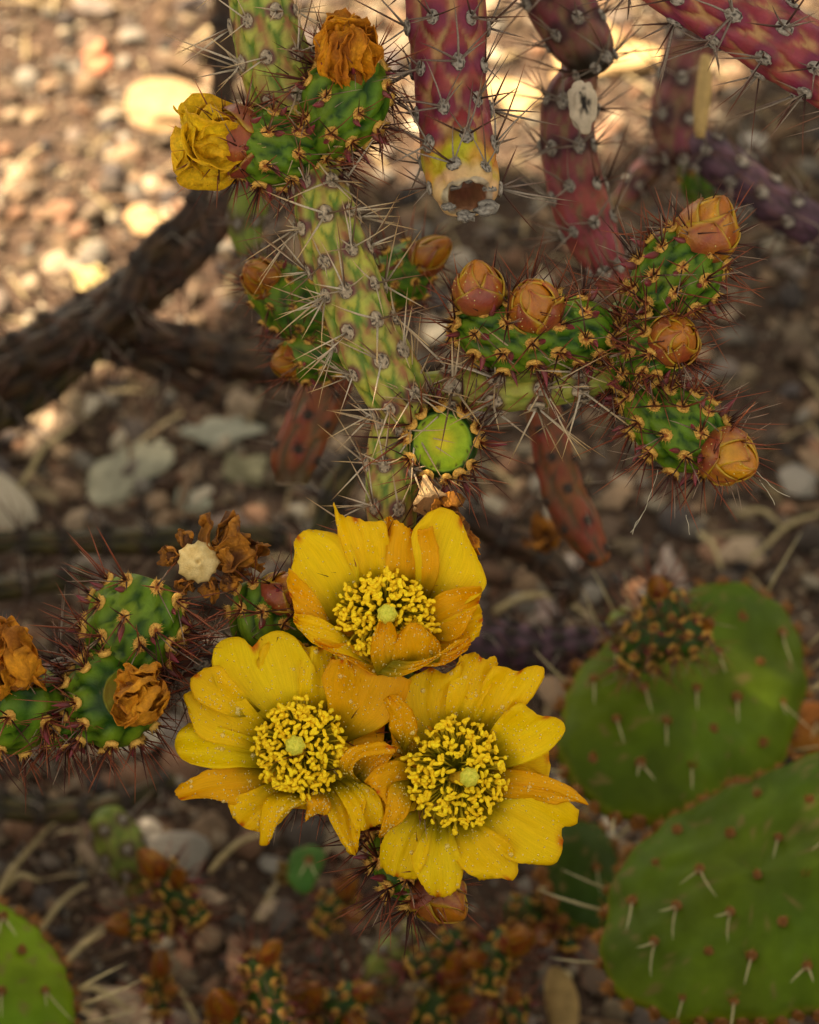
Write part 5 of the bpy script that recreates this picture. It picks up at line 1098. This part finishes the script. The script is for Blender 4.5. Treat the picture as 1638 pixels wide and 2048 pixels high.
pf([(1070, 1230), (1085, 1340), (1105, 1440), (1102, 1500)], [(1000, 1230), (968, 1330), (948, 1420), (968, 1480)], T=[(1060, 1530), (1010, 1528)], z=(-36, -4, -4), tint=.75, cup=10, fray=2.5)
pf([(1020, 1230), (985, 1320), (962, 1400), (940, 1465)], [(950, 1190), (865, 1280), (820, 1370), (818, 1420)], T=[(890, 1460), (840, 1445)], z=(-36, -8, -10), tint=.65, cup=8)
pf([(960, 1060), (880, 1030), (800, 1060), (755, 1100)], [(950, 1120), (900, 1130), (860, 1150), (830, 1190)], T=[(790, 1130), (815, 1160)], z=(-30, 0, 24), tint=.2, cup=8)
pf([(925, 1090), (860, 1110), (840, 1200), (806, 1305)], [(930, 1120), (920, 1180), (890, 1240), (840, 1285)], z=(-10, 36, 20), tint=.25, cup=-6)
pf([(890, 970), (856, 900), (855, 850), (822, 790)], [(900, 990), (940, 910), (925, 840), (872, 768)], T=[(845, 772)], z=(-8, 40, 46), tint=.2, cup=-12, red=False)
pf([(900, 1010), (870, 960), (862, 900), (866, 850)], [(960, 990), (940, 930), (930, 900), (915, 860)], z=(-30, -10, 4), tint=.1, cup=4, red=False)
under_petals(f3, 76, 1130, 1060, 350, 8, 5); flower_core(f3, 82, 1100, 1066, 190, 212, (1146, 1082), 295, 3, (1070, 1085))
dew(f3, G, 850, 7, big=16)

# dropped flowers caught on the spines
fd = crumple(None, 'fallen_flower', pt(876, 1008, 22), -U * .5 + R * .6 - F * .3, 78, 9, 970, BROWN, spread=(20, 100), curl=(-40, 50))
tag(fd, 'dry brown flower with a cream cone, caught below the lime green scar', 'fallen flower')
mb = MB(); n = 22; th = np.linspace(0, 2 * np.pi, n, endpoint=False); rows = []
for k, (x, y, z, r) in enumerate([(849, 952, 58, 5), (851, 962, 56, 8), (854, 976, 52, 14), (857, 988, 48, 21), (860, 998, 44, 29), (862, 1004, 40, 34), (864, 1010, 36, 35)]):
    ctr = pt(x, y, z); wob = 1 + .14 * np.cos(9 * th) * (r / 35); a1 = unit(R * .97 + U * .2); a2 = unit(-F * .8 + U * .5); rows.append(ctr + r * PX * wob[:, None] * (np.cos(th)[:, None] * a1 + np.sin(th)[:, None] * a2))
mb.add(np.concatenate(rows), grid_faces(7, n, True) + [tuple(range(n - 1, -1, -1))], lerp(c(226, 186, 130), c(200, 160, 112), np.clip(.5 + vn(np.concatenate(rows) / (8 * PX), 3), 0, 1)[:, None]))
link('base_cone', mb.mesh('base_cone', pt(856, 985, 0)), M_stigma, fd, pt(856, 985, 0), 'cream cone')
fd = crumple(None, 'fallen_flower', pt(432, 1112, -20), R * .75 + U * .35 + F * .3, 96, 18, 971, BROWN, spread=(25, 110), curl=(-50, 60))
tag(fd, 'dry brown flower with a round cream base facing out, resting on spines', 'fallen flower')
mb = MB(); n = 36; th = np.linspace(0, 2 * np.pi, n, endpoint=False); rows = []
for r, z in [(40, -10), (41, 2), (38, 8), (30, 12), (20, 14), (12, 17), (7, 20), (4, 17), (.5, 15)]:
    wob = 1 + (.07 * np.cos(12 * th) + .05 * np.cos(5 * th)) * (r / 40); rows.append(np.array([pt(396 + r * w * math.cos(t), 1124 - r * w * math.sin(t), z + 6) for t, w in zip(th, wob)]))
V = np.concatenate(rows); mb.add(V, grid_faces(9, n, True), lerp(c(190, 160, 98), c(212, 188, 132), np.clip(.5 + vn(V / (9 * PX), 3), 0, 1)[:, None]))
link('base_disc', mb.mesh('base_disc', pt(396, 1124, 0)), M_stigma, fd, pt(396, 1124, 0), 'round cream base')
for k, (x, y, ax_, ay_) in enumerate([(380, 1090, -.6, .7), (360, 1115, -1, .1), (378, 1155, -.5, -.8), (420, 1160, .2, -1), (450, 1150, .7, -.8)]):
    crumple(fd, 'withered_petal', pt(x, y, -8), R * ax_ + U * ay_ - F * .2, 40, 3, 980 + k, BROWN, spread=(5, 45), curl=(-70, 70), width=1.0, amp=.16)
# dried petal tucked behind the topmost flower
pf2 = crumple(None, 'fallen_petal', pt(915, 1060, -6), R * .5 - U * .7, 60, 4, 975, ORANGE, spread=(10, 40), curl=(-30, 40), width=.9, amp=.1)
tag(pf2, 'dried orange petal tucked against the rim of the topmost flower', 'fallen petal')
# cobweb strands under the lowest bud of the arm
mb = MB()
for pth in ([(1316, 940, 10), (1300, 990, 8), (1285, 1030, 8), (1262, 1066, 8)], [(1520, 960, 20), (1545, 1000, 16), (1548, 1010, 16)], [(1285, 1030, 8), (1270, 1050, 8), (1266, 1070, 8)], [(1372, 1030, 10), (1378, 1058, 10), (1380, 1068, 10)], [(1250, 760, 10), (1330, 742, 20), (1420, 770, 20)], [(1500, 930, 40), (1560, 985, 30), (1580, 995, 26)]):
    W, _ = smooth_path([np.append(pt(*q), .6 * PX) for q in pth], n=16); W[:, :3] += 2.5 * PX * vnv(W[:, :3] / (12 * PX), 2); tube(mb, W[:, :3], W[:, 3], c(200, 190, 170), 4)
tag(link('cobweb', mb.mesh('cobweb', pt(1316, 940, 10)), M_straw, None, pt(1316, 940, 10)), 'fine broken cobweb strands trailing from the spines near the last bud', 'cobweb')
